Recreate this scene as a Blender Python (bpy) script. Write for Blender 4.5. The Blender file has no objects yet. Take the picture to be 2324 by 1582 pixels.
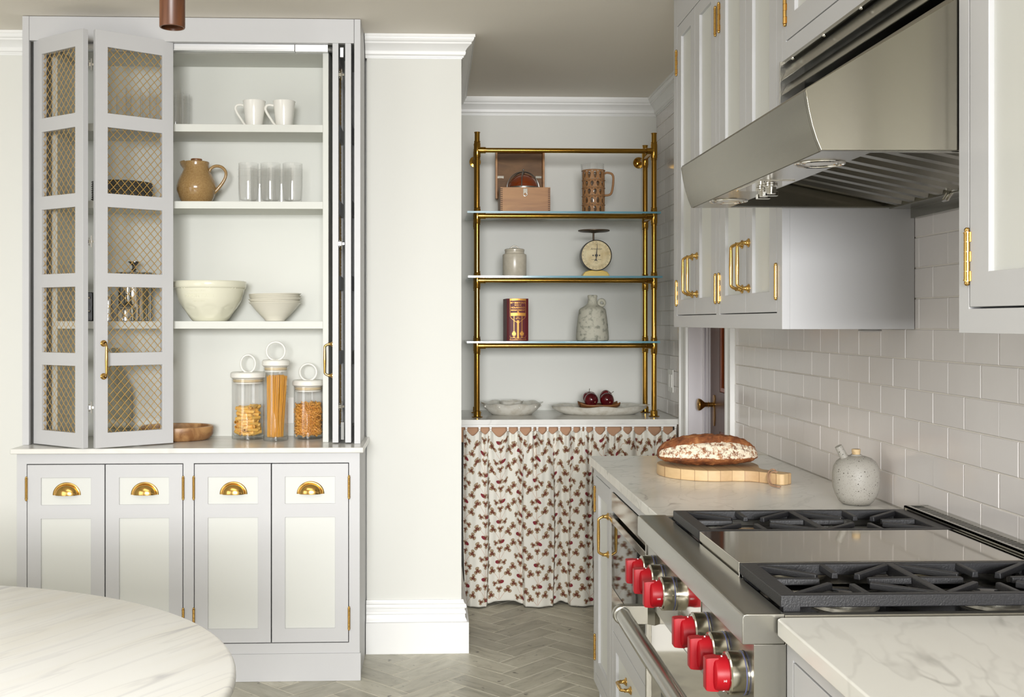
import bpy, math, random
from mathutils import Vector, Matrix, Euler
random.seed(7)
SC = bpy.context.scene
COL = SC.collection
PI = math.pi

# ------------------------------------------------------------------ camera
F_PX, CX, CY, EYE = 2466.0, 1072.0, 731.0, 1.397      # lens (px), principal point, eye height
TH = math.atan(87 / F_PX)
CT, ST = math.cos(TH), math.sin(TH)
cam = bpy.data.cameras.new('camera')
camo = bpy.data.objects.new('camera', cam); COL.objects.link(camo)
camo.location = (0, 0, EYE)
camo.rotation_euler = (PI / 2, 0, -TH)
cam.sensor_fit = 'HORIZONTAL'; cam.sensor_width = 36.0
cam.lens = 36.0 * F_PX / 2324
cam.shift_x = (1162 - CX) / 2324
cam.shift_y = -(791 - CY) / 2324
cam.clip_start = 0.05; cam.clip_end = 60
SC.camera = camo

# ------------------------------------------------------------------ world, lamps, exposure
SC.view_settings.view_transform = 'Standard'
SC.view_settings.look = 'None'
SC.view_settings.exposure = 0.64
SC.view_settings.gamma = 1.0
SC.view_settings.use_curve_mapping = False
SC.cycles.use_denoising = True
SC.cycles.max_bounces = 10
SC.cycles.diffuse_bounces = 5
SC.cycles.glossy_bounces = 5
SC.cycles.transmission_bounces = 8
SC.cycles.transparent_max_bounces = 24
SC.cycles.caustics_reflective = False
SC.cycles.caustics_refractive = False
SC.cycles.sample_clamp_indirect = 6.0
wd = bpy.data.worlds.new('world'); SC.world = wd; wd.use_nodes = True
bg = wd.node_tree.nodes['Background']
bg.inputs[0].default_value = (0.93, 0.95, 1.0, 1); bg.inputs[1].default_value = 0.9

def area(name, loc, target, sx, sy, power, color, spread=180):
    l = bpy.data.lights.new(name, 'AREA'); l.shape = 'RECTANGLE'; l.size = sx; l.size_y = sy
    l.energy = power; l.color = color; l.spread = math.radians(spread)
    o = bpy.data.objects.new(name, l); COL.objects.link(o); o.location = loc
    o.rotation_euler = (Vector(target) - Vector(loc)).to_track_quat('-Z', 'Y').to_euler()
    return o
area('window_light_left', (-2.9, 1.6, 1.1), (0.6, 3.2, 0.8), 3.0, 1.3, 20, (0.975, 0.985, 0.995), 165)
area('window_light_rear', (0.25, -4.7, 1.95), (0.25, 5.0, 0.5), 3.0, 1.6, 74, (0.99, 0.99, 0.99), 62)
area('ceiling_light', (-0.75, 1.7, 2.57), (-0.55, 2.1, 0.0), 2.0, 2.4, 19, (1.0, 0.99, 0.97), 150)

# ------------------------------------------------------------------ pixel helpers (a pixel of the photograph on a known plane -> point in the room)
def _ray(u, v):
    a = (u - CX) / F_PX; b = -(v - CY) / F_PX
    return (ST + a * CT, CT - a * ST, b)
def WY(u, v, Y):
    r = _ray(u, v); t = Y / r[1]; return Vector((r[0] * t, Y, EYE + r[2] * t))
def WX(u, v, X):
    r = _ray(u, v); t = X / r[0]; return Vector((X, r[1] * t, EYE + r[2] * t))
def WZ(u, v, Z):
    r = _ray(u, v); t = (Z - EYE) / r[2]; return Vector((r[0] * t, r[1] * t, Z))
def xY(u, Y): return WY(u, 731, Y).x
def zY(v, Y, u=700): return WY(u, v, Y).z
def yX(u, X): return WX(u, 731, X).y

# ------------------------------------------------------------------ materials
def lin(c):
    return tuple(((x / 255) / 12.92 if x / 255 <= 0.04045 else ((x / 255 + 0.055) / 1.055) ** 2.4) for x in c)
MATS = {}
def mat(name, rgb, rough=0.5, metal=0.0, spec=0.5, coat=0.0, lin_in=False, bump=None, var=None, aniso=0.0, ior=None, emit=None):
    if name in MATS: return MATS[name]
    m = bpy.data.materials.new(name); m.use_nodes = True
    nt = m.node_tree; b = nt.nodes['Principled BSDF']
    c = rgb if lin_in else lin(rgb)
    b.inputs['Base Color'].default_value = (*c, 1)
    b.inputs['Roughness'].default_value = rough
    b.inputs['Metallic'].default_value = metal
    b.inputs['Specular IOR Level'].default_value = spec
    b.inputs['Coat Weight'].default_value = coat
    b.inputs['Coat Roughness'].default_value = 0.08
    if aniso: b.inputs['Anisotropic'].default_value = aniso
    geo = None
    if bump or var:
        tc = nt.nodes.new('ShaderNodeTexCoord'); mp = nt.nodes.new('ShaderNodeMapping')
        nt.links.new(tc.outputs['Object'], mp.inputs['Vector']); geo = mp
    if bump:
        sc, st, dist, stretch = bump
        n = nt.nodes.new('ShaderNodeTexNoise'); n.inputs['Scale'].default_value = sc; n.inputs['Detail'].default_value = 4
        mp.inputs['Scale'].default_value = stretch
        nt.links.new(mp.outputs[0], n.inputs['Vector'])
        bp = nt.nodes.new('ShaderNodeBump'); bp.inputs['Strength'].default_value = st; bp.inputs['Distance'].default_value = dist
        nt.links.new(n.outputs[0], bp.inputs['Height']); nt.links.new(bp.outputs[0], b.inputs['Normal'])
    if var:
        rgb2, vs, lo, hi = var
        n = nt.nodes.new('ShaderNodeTexNoise'); n.inputs['Scale'].default_value = vs; n.inputs['Detail'].default_value = 6
        if not bump or True: nt.links.new(mp.outputs[0], n.inputs['Vector'])
        r = nt.nodes.new('ShaderNodeMapRange'); r.inputs[1].default_value = lo; r.inputs[2].default_value = hi
        nt.links.new(n.outputs[0], r.inputs[0])
        mx = nt.nodes.new('ShaderNodeMix'); mx.data_type = 'RGBA'
        mx.inputs[6].default_value = (*c, 1); mx.inputs[7].default_value = (*lin(rgb2), 1)
        nt.links.new(r.outputs[0], mx.inputs[0]); nt.links.new(mx.outputs[2], b.inputs['Base Color'])
    if emit:
        b.inputs['Emission Color'].default_value = (*lin(emit[0]), 1); b.inputs['Emission Strength'].default_value = emit[1]
    MATS[name] = m
    return m

def N(nt, kind, **kw):
    n = nt.nodes.new(kind)
    for k, v in kw.items():
        if k.startswith('i_'):
            key = k[2:]; key = int(key) if key.isdigit() else key.replace('_', ' ')
            n.inputs[key].default_value = v
        else: setattr(n, k, v)
    return n

def marble(name, base, vein, warm, rot, scale, amount, warp=0.55, stretch=(1, 1, 1), rough=0.22):
    m = bpy.data.materials.new(name); m.use_nodes = True; nt = m.node_tree; L = nt.links.new
    b = nt.nodes['Principled BSDF']; b.inputs['Roughness'].default_value = rough
    g = N(nt, 'ShaderNodeNewGeometry'); mp = N(nt, 'ShaderNodeMapping', vector_type='TEXTURE', i_Rotation=rot, i_Scale=tuple(1 / (scale * s) for s in stretch))
    L(g.outputs['Position'], mp.inputs['Vector'])
    n0 = N(nt, 'ShaderNodeTexNoise', i_Scale=1.3, i_Detail=5.0); L(mp.outputs[0], n0.inputs['Vector'])
    wv = N(nt, 'ShaderNodeVectorMath', operation='SCALE'); wv.inputs[3].default_value = warp
    L(n0.outputs['Color'], wv.inputs[0])
    ad = N(nt, 'ShaderNodeVectorMath', operation='ADD'); L(mp.outputs[0], ad.inputs[0]); L(wv.outputs[0], ad.inputs[1])
    def vein_mask(sc, width, off):
        a = N(nt, 'ShaderNodeVectorMath', operation='ADD'); a.inputs[1].default_value = (off, off * .7, off * .3); L(ad.outputs[0], a.inputs[0])
        n = N(nt, 'ShaderNodeTexNoise', i_Scale=sc, i_Detail=3.0, i_Roughness=0.5); L(a.outputs[0], n.inputs['Vector'])
        s = N(nt, 'ShaderNodeMath', operation='SUBTRACT'); s.inputs[1].default_value = 0.5; L(n.outputs[0], s.inputs[0])
        ab = N(nt, 'ShaderNodeMath', operation='ABSOLUTE'); L(s.outputs[0], ab.inputs[0])
        r = N(nt, 'ShaderNodeMapRange', interpolation_type='SMOOTHSTEP'); r.inputs[1].default_value = 0; r.inputs[2].default_value = width
        r.inputs[3].default_value = 1; r.inputs[4].default_value = 0; L(ab.outputs[0], r.inputs[0])
        return r
    v1 = vein_mask(1.0, 0.012, 0.0); v2 = vein_mask(2.1, 0.03, 5.0)
    # clouds gate the veins so they come and go
    n3 = N(nt, 'ShaderNodeTexNoise', i_Scale=1.6, i_Detail=4.0); L(mp.outputs[0], n3.inputs['Vector'])
    gate = N(nt, 'ShaderNodeMapRange'); gate.inputs[1].default_value = 0.42; gate.inputs[2].default_value = 0.62; L(n3.outputs[0], gate.inputs[0])
    mul = N(nt, 'ShaderNodeMath', operation='MULTIPLY'); L(v1.outputs[0], mul.inputs[0]); L(gate.outputs[0], mul.inputs[1])
    mul2 = N(nt, 'ShaderNodeMath', operation='MULTIPLY'); L(v2.outputs[0], mul2.inputs[0]); mul2.inputs[1].default_value = 0.28
    sm = N(nt, 'ShaderNodeMath', operation='ADD'); L(mul.outputs[0], sm.inputs[0]); L(mul2.outputs[0], sm.inputs[1])
    am = N(nt, 'ShaderNodeMath', operation='MULTIPLY', use_clamp=True); am.inputs[1].default_value = amount; L(sm.outputs[0], am.inputs[0])
    n4 = N(nt, 'ShaderNodeTexNoise', i_Scale=0.9, i_Detail=6.0); L(ad.outputs[0], n4.inputs['Vector'])
    cl = N(nt, 'ShaderNodeMapRange'); cl.inputs[1].default_value = 0.45; cl.inputs[2].default_value = 0.75; L(n4.outputs[0], cl.inputs[0])
    m1 = N(nt, 'ShaderNodeMix', data_type='RGBA'); m1.inputs[6].default_value = (*lin(base), 1); m1.inputs[7].default_value = (*lin(warm), 1); L(cl.outputs[0], m1.inputs[0])
    m2 = N(nt, 'ShaderNodeMix', data_type='RGBA'); m2.inputs[7].default_value = (*lin(vein), 1); L(am.outputs[0], m2.inputs[0]); L(m1.outputs[2], m2.inputs[6])
    L(m2.outputs[2], b.inputs['Base Color'])
    MATS[name] = m
    return m

def wood(name, c1, c2, rot=(0, 0, 0), scale=1.0, stretch=(1, 12, 12), rough=0.45, rings=6.0):
    m = bpy.data.materials.new(name); m.use_nodes = True; nt = m.node_tree; L = nt.links.new
    b = nt.nodes['Principled BSDF']; b.inputs['Roughness'].default_value = rough
    tc = N(nt, 'ShaderNodeTexCoord'); mp = N(nt, 'ShaderNodeMapping', i_Rotation=rot, i_Scale=tuple(scale * s for s in stretch))
    L(tc.outputs['Object'], mp.inputs['Vector'])
    n = N(nt, 'ShaderNodeTexNoise', i_Scale=rings, i_Detail=6.0, i_Distortion=0.8); L(mp.outputs[0], n.inputs['Vector'])
    r = N(nt, 'ShaderNodeMapRange'); r.inputs[1].default_value = 0.35; r.inputs[2].default_value = 0.65; L(n.outputs[0], r.inputs[0])
    mx = N(nt, 'ShaderNodeMix', data_type='RGBA'); mx.inputs[6].default_value = (*lin(c1), 1); mx.inputs[7].default_value = (*lin(c2), 1)
    L(r.outputs[0], mx.inputs[0]); L(mx.outputs[2], b.inputs['Base Color'])
    MATS[name] = m
    return m

def schlick(nt):
    lw = N(nt, 'ShaderNodeLayerWeight', i_Blend=0.5)
    p = N(nt, 'ShaderNodeMath', operation='POWER'); p.inputs[1].default_value = 5.0; nt.links.new(lw.outputs['Facing'], p.inputs[0])
    q = N(nt, 'ShaderNodeMath', operation='MULTIPLY_ADD', use_clamp=True); q.inputs[1].default_value = 0.9; q.inputs[2].default_value = 0.06; nt.links.new(p.outputs[0], q.inputs[0])
    return q
def clear_glass(name, tint=(1, 1, 1), ior=1.45, edge=0.0, edge_tint=(1, 1, 1)):
    """thin glass: clear where it is faced, mirror-like at grazing angles"""
    m = bpy.data.materials.new(name); m.use_nodes = True; nt = m.node_tree; L = nt.links.new
    nt.nodes.clear(); out = N(nt, 'ShaderNodeOutputMaterial')
    fr = schlick(nt); tr = N(nt, 'ShaderNodeBsdfTransparent'); gl = N(nt, 'ShaderNodeBsdfGlossy', i_Roughness=0.02)
    lw = N(nt, 'ShaderNodeLayerWeight', i_Blend=0.35)
    mc = N(nt, 'ShaderNodeMix', data_type='RGBA'); mc.inputs[6].default_value = (*tint, 1); mc.inputs[7].default_value = (*edge_tint, 1)
    mul = N(nt, 'ShaderNodeMath', operation='MULTIPLY', use_clamp=True); mul.inputs[1].default_value = edge; sq = N(nt, 'ShaderNodeMath', operation='POWER'); sq.inputs[1].default_value = 3.0; L(lw.outputs['Facing'], sq.inputs[0]); L(sq.outputs[0], mul.inputs[0])
    L(mul.outputs[0], mc.inputs[0]); L(mc.outputs[2], tr.inputs[0])
    mx = N(nt, 'ShaderNodeMixShader'); L(fr.outputs[0], mx.inputs[0]); L(tr.outputs[0], mx.inputs[1]); L(gl.outputs[0], mx.inputs[2])
    L(mx.outputs[0], out.inputs[0]); MATS[name] = m
    return m

PAINT = mat('paint_lilac_grey', (198, 198, 199), 0.42)
PANEL = mat('paint_panel_white', (213, 214, 209), 0.42)
INNER = mat('paint_cabinet_inside', (213, 214, 207), 0.5)
WALL = mat('paint_wall', (225, 225, 219), 0.75)
CEIL = mat('paint_ceiling', (243, 237, 226), 0.85)
TRIM = mat('paint_trim_white', (240, 240, 238), 0.38)
TILE = mat('glazed_tile', (224, 219, 216), 0.16, spec=0.5, bump=(9, 0.08, 0.01, (1, 1, 1)))
GROUT = mat('tile_grout', (222, 217, 208), 0.8)
FGROUT = mat('floor_grout', (226, 221, 208), 0.9)
STEEL = mat('brushed_steel', (168, 166, 158), 0.24, 1.0, bump=(60, 0.05, 0.002, (1, 0.03, 1)))
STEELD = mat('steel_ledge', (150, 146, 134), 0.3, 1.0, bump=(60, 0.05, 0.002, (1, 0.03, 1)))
MIRROR = mat('polished_steel', (205, 200, 190), 0.07, 1.0)
CHROME = mat('chrome', (215, 213, 208), 0.06, 1.0)
ALU = mat('aluminium_rail', (215, 215, 215), 0.35, 1.0)
BRASS = mat('polished_brass', (206, 166, 96), 0.17, 1.0)
BRASSD = mat('lacquered_brass_tube', (176, 134, 58), 0.13, 1.0)
BRASSA = mat('aged_brass', (170, 130, 70), 0.25, 1.0)
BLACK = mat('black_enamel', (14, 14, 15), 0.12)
IRON = mat('cast_iron', (36, 36, 38), 0.42, bump=(300, 0.25, 0.002, (1, 1, 1)))
DARK = mat('dark_gap', (40, 40, 38), 0.6)
RED = mat('red_knob', (160, 3, 20), 0.42, spec=0.35)
WHITE = mat('white_plastic', (238, 237, 232), 0.3)
CERAM = mat('white_glaze', (238, 236, 229), 0.14)
GLASSPANE = clear_glass('pane_glass')
GLASSW = clear_glass('clear_glass', (1, 1, 1), 1.5, 0.85, (0.88, 0.88, 0.87))
BLACKGLASS = mat('oven_glass', (40, 40, 38), 0.03, 0.85)
FLOORT = [None] * 3

def stone_mat(name, c1, c2, c3):
    m = bpy.data.materials.new(name); m.use_nodes = True; nt = m.node_tree; L = nt.links.new
    b = nt.nodes['Principled BSDF']; b.inputs['Roughness'].default_value = 0.42
    tc = N(nt, 'ShaderNodeTexCoord'); oi = N(nt, 'ShaderNodeObjectInfo')
    sc = N(nt, 'ShaderNodeVectorMath', operation='SCALE'); sc.inputs[3].default_value = 37.0; L(oi.outputs['Location'], sc.inputs[0])
    ad = N(nt, 'ShaderNodeVectorMath', operation='ADD'); L(tc.outputs['Object'], ad.inputs[0]); L(sc.outputs[0], ad.inputs[1])
    mp = N(nt, 'ShaderNodeMapping', i_Scale=(4, 14, 4)); L(ad.outputs[0], mp.inputs['Vector'])
    n = N(nt, 'ShaderNodeTexNoise', i_Scale=1.4, i_Detail=9.0, i_Roughness=0.65, i_Distortion=0.7); L(mp.outputs[0], n.inputs['Vector'])
    cr = N(nt, 'ShaderNodeValToRGB'); cr.color_ramp.elements[0].position = 0.3; cr.color_ramp.elements[0].color = (*lin(c3), 1)
    cr.color_ramp.elements[1].position = 0.68; cr.color_ramp.elements[1].color = (*lin(c2), 1)
    e = cr.color_ramp.elements.new(0.46); e.color = (*lin(c1), 1); L(n.outputs[0], cr.inputs[0])
    # pits
    v = N(nt, 'ShaderNodeTexNoise', i_Scale=26.0, i_Detail=3.0); L(ad.outputs[0], v.inputs['Vector'])
    r = N(nt, 'ShaderNodeMapRange'); r.inputs[1].default_value = 0.24; r.inputs[2].default_value = 0.34; L(v.outputs[0], r.inputs[0])
    mx = N(nt, 'ShaderNodeMix', data_type='RGBA'); mx.inputs[6].default_value = (*lin((96, 92, 82)), 1); L(r.outputs[0], mx.inputs[0]); L(cr.outputs[0], mx.inputs[7])
    hs = N(nt, 'ShaderNodeHueSaturation'); rr = N(nt, 'ShaderNodeMapRange'); rr.inputs[3].default_value = 0.82; rr.inputs[4].default_value = 1.12
    L(oi.outputs['Random'], rr.inputs[0]); L(rr.outputs[0], hs.inputs['Value']); L(mx.outputs[2], hs.inputs['Color'])
    L(hs.outputs[0], b.inputs['Base Color'])
    MATS[name] = m
    return m
FSTONE = stone_mat('limestone_tile', (186, 182, 165), (204, 200, 184), (154, 150, 135))
M_TABLE = marble('marble_table', (236, 236, 233), (158, 157, 166), (228, 225, 214), (0, 0, math.radians(57)), 1.7, 0.5, warp=.14, stretch=(0.4, 4.2, 1), rough=.34)
M_CTR = marble('marble_counter', (233, 232, 226), (158, 155, 152), (212, 210, 202), (0, 0, math.radians(60)), 2.6, 0.6, stretch=(0.9, 1.6, 1))
M_NEAR = marble('marble_near_counter', (226, 225, 218), (160, 156, 150), (214, 211, 202), (0, 0, math.radians(78)), 2.0, 0.55, warp=.35, stretch=(0.8, 2.2, 1))
M_HUTCH = marble('marble_hutch_counter', (226, 225, 220), (178, 175, 170), (205, 202, 193), (0, 0, 0), 1.2, 0.5, stretch=(0.7, 3, 1))

# ------------------------------------------------------------------ mesh helper
class MB:
    def __init__(s): s.v = []; s.f = []; s.m = []; s.bx = []; s.pure = True
    def flush(s):
        """a mesh made only of boxes becomes their union, so no faces coincide"""
        bx, s.bx = s.bx, []
        if not s.pure or not (2 <= len(bx) <= 24) or len({q[6] for q in bx}) > 1: s.pure = False; return
        s.pure = False
        ax = [sorted({round(q[i], 6) for q in bx} | {round(q[i + 1], 6) for q in bx}) for i in (0, 2, 4)]
        ix = [{c: k for k, c in enumerate(a)} for a in ax]
        full = set()
        for q in bx:
            r = [(ix[j][round(q[2 * j], 6)], ix[j][round(q[2 * j + 1], 6)]) for j in range(3)]
            for i in range(*r[0]):
                for j in range(*r[1]):
                    for k in range(*r[2]): full.add((i, j, k))
        V = {}; vs = []; fs = []
        def vid(i, j, k):
            if (i, j, k) not in V: V[(i, j, k)] = len(vs); vs.append((ax[0][i], ax[1][j], ax[2][k]))
            return V[(i, j, k)]
        for (i, j, k) in full:
            for (d, c) in (((-1, 0, 0), ((0, 0, 0), (0, 0, 1), (0, 1, 1), (0, 1, 0))), ((1, 0, 0), ((1, 0, 0), (1, 1, 0), (1, 1, 1), (1, 0, 1))),
                           ((0, -1, 0), ((0, 0, 0), (1, 0, 0), (1, 0, 1), (0, 0, 1))), ((0, 1, 0), ((0, 1, 0), (0, 1, 1), (1, 1, 1), (1, 1, 0))),
                           ((0, 0, -1), ((0, 0, 0), (0, 1, 0), (1, 1, 0), (1, 0, 0))), ((0, 0, 1), ((0, 0, 1), (1, 0, 1), (1, 1, 1), (0, 1, 1)))):
                if (i + d[0], j + d[1], k + d[2]) not in full: fs.append(tuple(vid(i + a, j + b_, k + e) for a, b_, e in c))
        m = bx[0][6]; s.v = vs; s.f = fs; s.m = [m] * len(fs)
    def add(s, vs, fs, m=0, _b=False):
        if not _b and s.pure:
            s.pure = False; s.bx = []
        o = len(s.v); s.v += [tuple(p) for p in vs]; s.f += [tuple(i + o for i in f) for f in fs]; s.m += [m] * len(fs)
    def box(s, x0, x1, y0, y1, z0, z1, m=0):
        if x0 > x1: x0, x1 = x1, x0
        if y0 > y1: y0, y1 = y1, y0
        if z0 > z1: z0, z1 = z1, z0
        s.add([(x0, y0, z0), (x1, y0, z0), (x1, y1, z0), (x0, y1, z0), (x0, y0, z1), (x1, y0, z1), (x1, y1, z1), (x0, y1, z1)],
              [(3, 2, 1, 0), (4, 5, 6, 7), (0, 1, 5, 4), (1, 2, 6, 5), (2, 3, 7, 6), (3, 0, 4, 7)], m, True)
        if s.pure: s.bx.append((x0, x1, y0, y1, z0, z1, m))
    def tube(s, pts, r, n=10, m=0, closed=False, caps=True, flat=1.0):
        P = [Vector(p) for p in pts]; K = len(P)
        R = r if isinstance(r, (list, tuple)) else [r] * K
        T = []
        for i in range(K):
            a = P[i - 1] if (i > 0 or closed) else P[i]
            b = P[(i + 1) % K] if (i < K - 1 or closed) else P[i]
            T.append((b - a).normalized())
        up = Vector((0, 0, 1)) if abs(T[0].z) < 0.9 else Vector((1, 0, 0))
        nrm = (up - T[0] * up.dot(T[0])).normalized()
        o = len(s.v); vs = []
        for i in range(K):
            nrm = (nrm - T[i] * nrm.dot(T[i])).normalized(); bn = T[i].cross(nrm)
            for k in range(n):
                a = 2 * PI * k / n
                vs.append(P[i] + (nrm * math.cos(a) + bn * math.sin(a) * flat) * R[i])
        fs = []
        for i in range(K if closed else K - 1):
            j = (i + 1) % K
            for k in range(n):
                k2 = (k + 1) % n
                fs.append((i * n + k, i * n + k2, j * n + k2, j * n + k))
        if caps and not closed:
            fs.append(tuple(range(n - 1, -1, -1))); fs.append(tuple((K - 1) * n + k for k in range(n)))
        s.add(vs, fs, m)
    def cyl(s, p0, p1, r0, r1=None, n=20, m=0): s.tube([p0, p1], [r0, r0 if r1 is None else r1], n, m)
    def lathe(s, prof, c=(0, 0, 0), n=36, m=0, axis='z', sx=1.0, sy=1.0):
        vs = []; K = len(prof)
        for (r, z) in prof:
            for k in range(n):
                a = 2 * PI * k / n; p = (r * math.cos(a) * sx, r * math.sin(a) * sy, z)
                if axis == 'x': p = (p[2], p[0], p[1])
                if axis == '-x': p = (-p[2], p[0], p[1])
                if axis == 'y': p = (p[0], p[2], p[1])
                if axis == '-y': p = (p[0], -p[2], p[1])
                vs.append((p[0] + c[0], p[1] + c[1], p[2] + c[2]))
        fs = []
        for i in range(K - 1):
            for k in range(n):
                k2 = (k + 1) % n; fs.append((i * n + k, i * n + k2, (i + 1) * n + k2, (i + 1) * n + k))
        if prof[0][0] > 1e-5: pass
        s.add(vs, fs, m)
    def prism(s, poly, a, b, axis='y', m=0):
        """poly = 2-D outline; axis = extrusion axis between a and b"""
        n = len(poly)
        def P(p, t):
            if axis == 'y': return (p[0], t, p[1])
            if axis == 'x': return (t, p[0], p[1])
            return (p[0], p[1], t)
        vs = [P(p, a) for p in poly] + [P(p, b) for p in poly]
        fs = [tuple(range(n)), tuple(range(2 * n - 1, n - 1, -1))]
        for i in range(n):
            j = (i + 1) % n; fs.append((i, i + n, j + n, j))
        s.add(vs, fs, m)
    def sphere(s, c, r, n=20, k=12, m=0):
        if not isinstance(r, (tuple, list)): r = (r, r, r)
        vs = []; fs = []
        for i in range(k + 1):
            t = PI * i / k
            for j in range(n):
                a = 2 * PI * j / n
                vs.append((c[0] + r[0] * math.sin(t) * math.cos(a), c[1] + r[1] * math.sin(t) * math.sin(a), c[2] + r[2] * math.cos(t)))
        for i in range(k):
            for j in range(n):
                j2 = (j + 1) % n; fs.append((i * n + j, (i + 1) * n + j, (i + 1) * n + j2, i * n + j2))
        s.add(vs, fs, m)
    def ring(s, c, R, r, axis='z', n=40, k=10, m=0, sx=1.0, sy=1.0):
        pts = []
        for i in range(n):
            a = 2 * PI * i / n; p = (R * math.cos(a) * sx, R * math.sin(a) * sy)
            if axis == 'z': q = (c[0] + p[0], c[1] + p[1], c[2])
            elif axis == 'y': q = (c[0] + p[0], c[1], c[2] + p[1])
            else: q = (c[0], c[1] + p[0], c[2] + p[1])
            pts.append(q)
        s.tube(pts, r, k, m, closed=True)
    def xf(s, M):
        s.flush()
        s.v = [tuple(M @ Vector(p)) for p in s.v]; return s
    def mesh(s, name, mats, smooth=True, angle=35, merge=True):
        s.flush()
        me = bpy.data.meshes.new(name); me.from_pydata(s.v, [], s.f)
        if not isinstance(mats, (list, tuple)): mats = [mats]
        for q in mats: me.materials.append(q)
        if len(mats) > 1:
            me.polygons.foreach_set('material_index', s.m)
        import bmesh
        bm = bmesh.new(); bm.from_mesh(me)
        if merge: bmesh.ops.remove_doubles(bm, verts=bm.verts, dist=1e-6)
        bmesh.ops.recalc_face_normals(bm, faces=bm.faces)
        bm.to_mesh(me); bm.free()
        if smooth:
            me.shade_smooth(); me.set_sharp_from_angle(angle=math.radians(angle))
        return me

def smooth(P, k=5):
    """Catmull-Rom through the points; tuples of any length"""
    out = []
    for i in range(len(P) - 1):
        p0, p1, p2, p3 = P[max(i - 1, 0)], P[i], P[i + 1], P[min(i + 2, len(P) - 1)]
        for j in range(k):
            q = j / k
            out.append(tuple(.5 * (2 * b + (c - a) * q + (2 * a - 5 * b + 4 * c - d) * q * q + (3 * b - a - 3 * c + d) * q ** 3) for a, b, c, d in zip(p0, p1, p2, p3)))
    out.append(tuple(P[-1])); return out
ORG = {}
def org(o):
    while o is not None:
        if o.name in ORG: return ORG[o.name]
        o = o.parent
    return Vector((0, 0, 0))
def thing(name, label, cat, loc=(0, 0, 0), group=None):
    o = bpy.data.objects.new(name, None); COL.objects.link(o); o.location = loc; o.empty_display_size = 0.05
    ORG[o.name] = Vector(loc); tag(o, label, cat, group); return o
def tag(o, label=None, cat=None, group=None, kind=None):
    if label: o['label'] = label
    if cat: o['category'] = cat
    if group: o['group'] = group
    if kind: o['kind'] = kind
    return o
def obj(name, mb, mats, parent=None, smooth=True, bevel=0.0, local=False, seg=2, angle=35, label=None):
    """one mesh object; vertices are world coordinates unless local"""
    mb.flush()
    if parent is not None and not local:
        d = org(parent); mb.v = [(p[0] - d.x, p[1] - d.y, p[2] - d.z) for p in mb.v]
    me = mb.mesh(name, mats, smooth, angle)
    o = bpy.data.objects.new(name, me); COL.objects.link(o)
    if parent is not None: o.parent = parent
    if bevel:
        b = o.modifiers.new('bevel', 'BEVEL'); b.width = bevel; b.segments = seg; b.limit_method = 'ANGLE'; b.angle_limit = math.radians(40)
        b.harden_normals = True
        if not smooth: me.shade_smooth()
    if label: o['label'] = label
    return o
def inst(name, me, M, parent=None, label=None):
    o = bpy.data.objects.new(name, me); COL.objects.link(o)
    if parent is not None: o.parent = parent; M = Matrix.Translation(-org(parent)) @ M
    o.matrix_local = M
    if label: o['label'] = label
    return o
def top(name, mb, mats, label, cat, group=None, loc=None, kind=None, **kw):
    """a thing that is one mesh; world coordinates, origin moved to loc"""
    mb.flush()
    if loc is not None: mb.v = [(p[0] - loc[0], p[1] - loc[1], p[2] - loc[2]) for p in mb.v]
    o = obj(name, mb, mats, None, **kw)
    if loc is not None: o.location = loc
    return tag(o, label, cat, group, kind)
def struct(name, mb, mats, **kw):
    o = obj(name, mb, mats, None, **kw); o['kind'] = 'structure'; return o
def copy_tree(o, parent=None):
    c = o.copy(); COL.objects.link(c); c.parent = parent
    for ch in list(o.children): copy_tree(ch, c)
    return c
def text_mesh(name, body, size, mats, extrude=0.0004, align='CENTER', spacing=1.0, shear=0.0, bold=0.0):
    cu = bpy.data.curves.new(name, 'FONT'); cu.body = body; cu.size = size; cu.extrude = extrude; cu.align_x = align; cu.align_y = 'CENTER'
    cu.space_character = spacing; cu.shear = shear; cu.offset = bold; cu.resolution_u = 3
    o = bpy.data.objects.new(name, cu); COL.objects.link(o)
    dg = bpy.context.evaluated_depsgraph_get()
    me = bpy.data.meshes.new_from_object(o.evaluated_get(dg)); me.name = name
    bpy.data.objects.remove(o)
    me.materials.clear(); me.materials.append(mats); return me
FACE_NY = Matrix.Rotation(PI / 2, 4, 'X')                     # local XY plane -> facing -Y
def frame_of(p, xd, yd):
    """local x along xd, local y along yd (unit, horizontal), z up, origin p"""
    xd = Vector((xd[0], xd[1], 0)).normalized(); yd = Vector((yd[0], yd[1], 0)).normalized()
    return Matrix(((xd.x, yd.x, 0, p[0]), (xd.y, yd.y, 0, p[1]), (0, 0, 1, p[2]), (0, 0, 0, 1)))
def HY(x, y, z): return frame_of((x, y, z), (1, 0), (0, 1))   # front facing -Y
def HX(x, y, z): return frame_of((x, y, z), (0, -1), (1, 0))  # front facing -X
def holes_slab(mb, x0, x1, z0, z1, hx0, hx1, hz, y0, y1, m=0):
    mb.box(x0, hx0, y0, y1, z0, z1, m); mb.box(hx1, x1, y0, y1, z0, z1, m)
    z = z0
    for a, b in sorted(hz):
        mb.box(hx0, hx1, y0, y1, z, a, m); z = b
    mb.box(hx0, hx1, y0, y1, z, z1, m)

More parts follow.
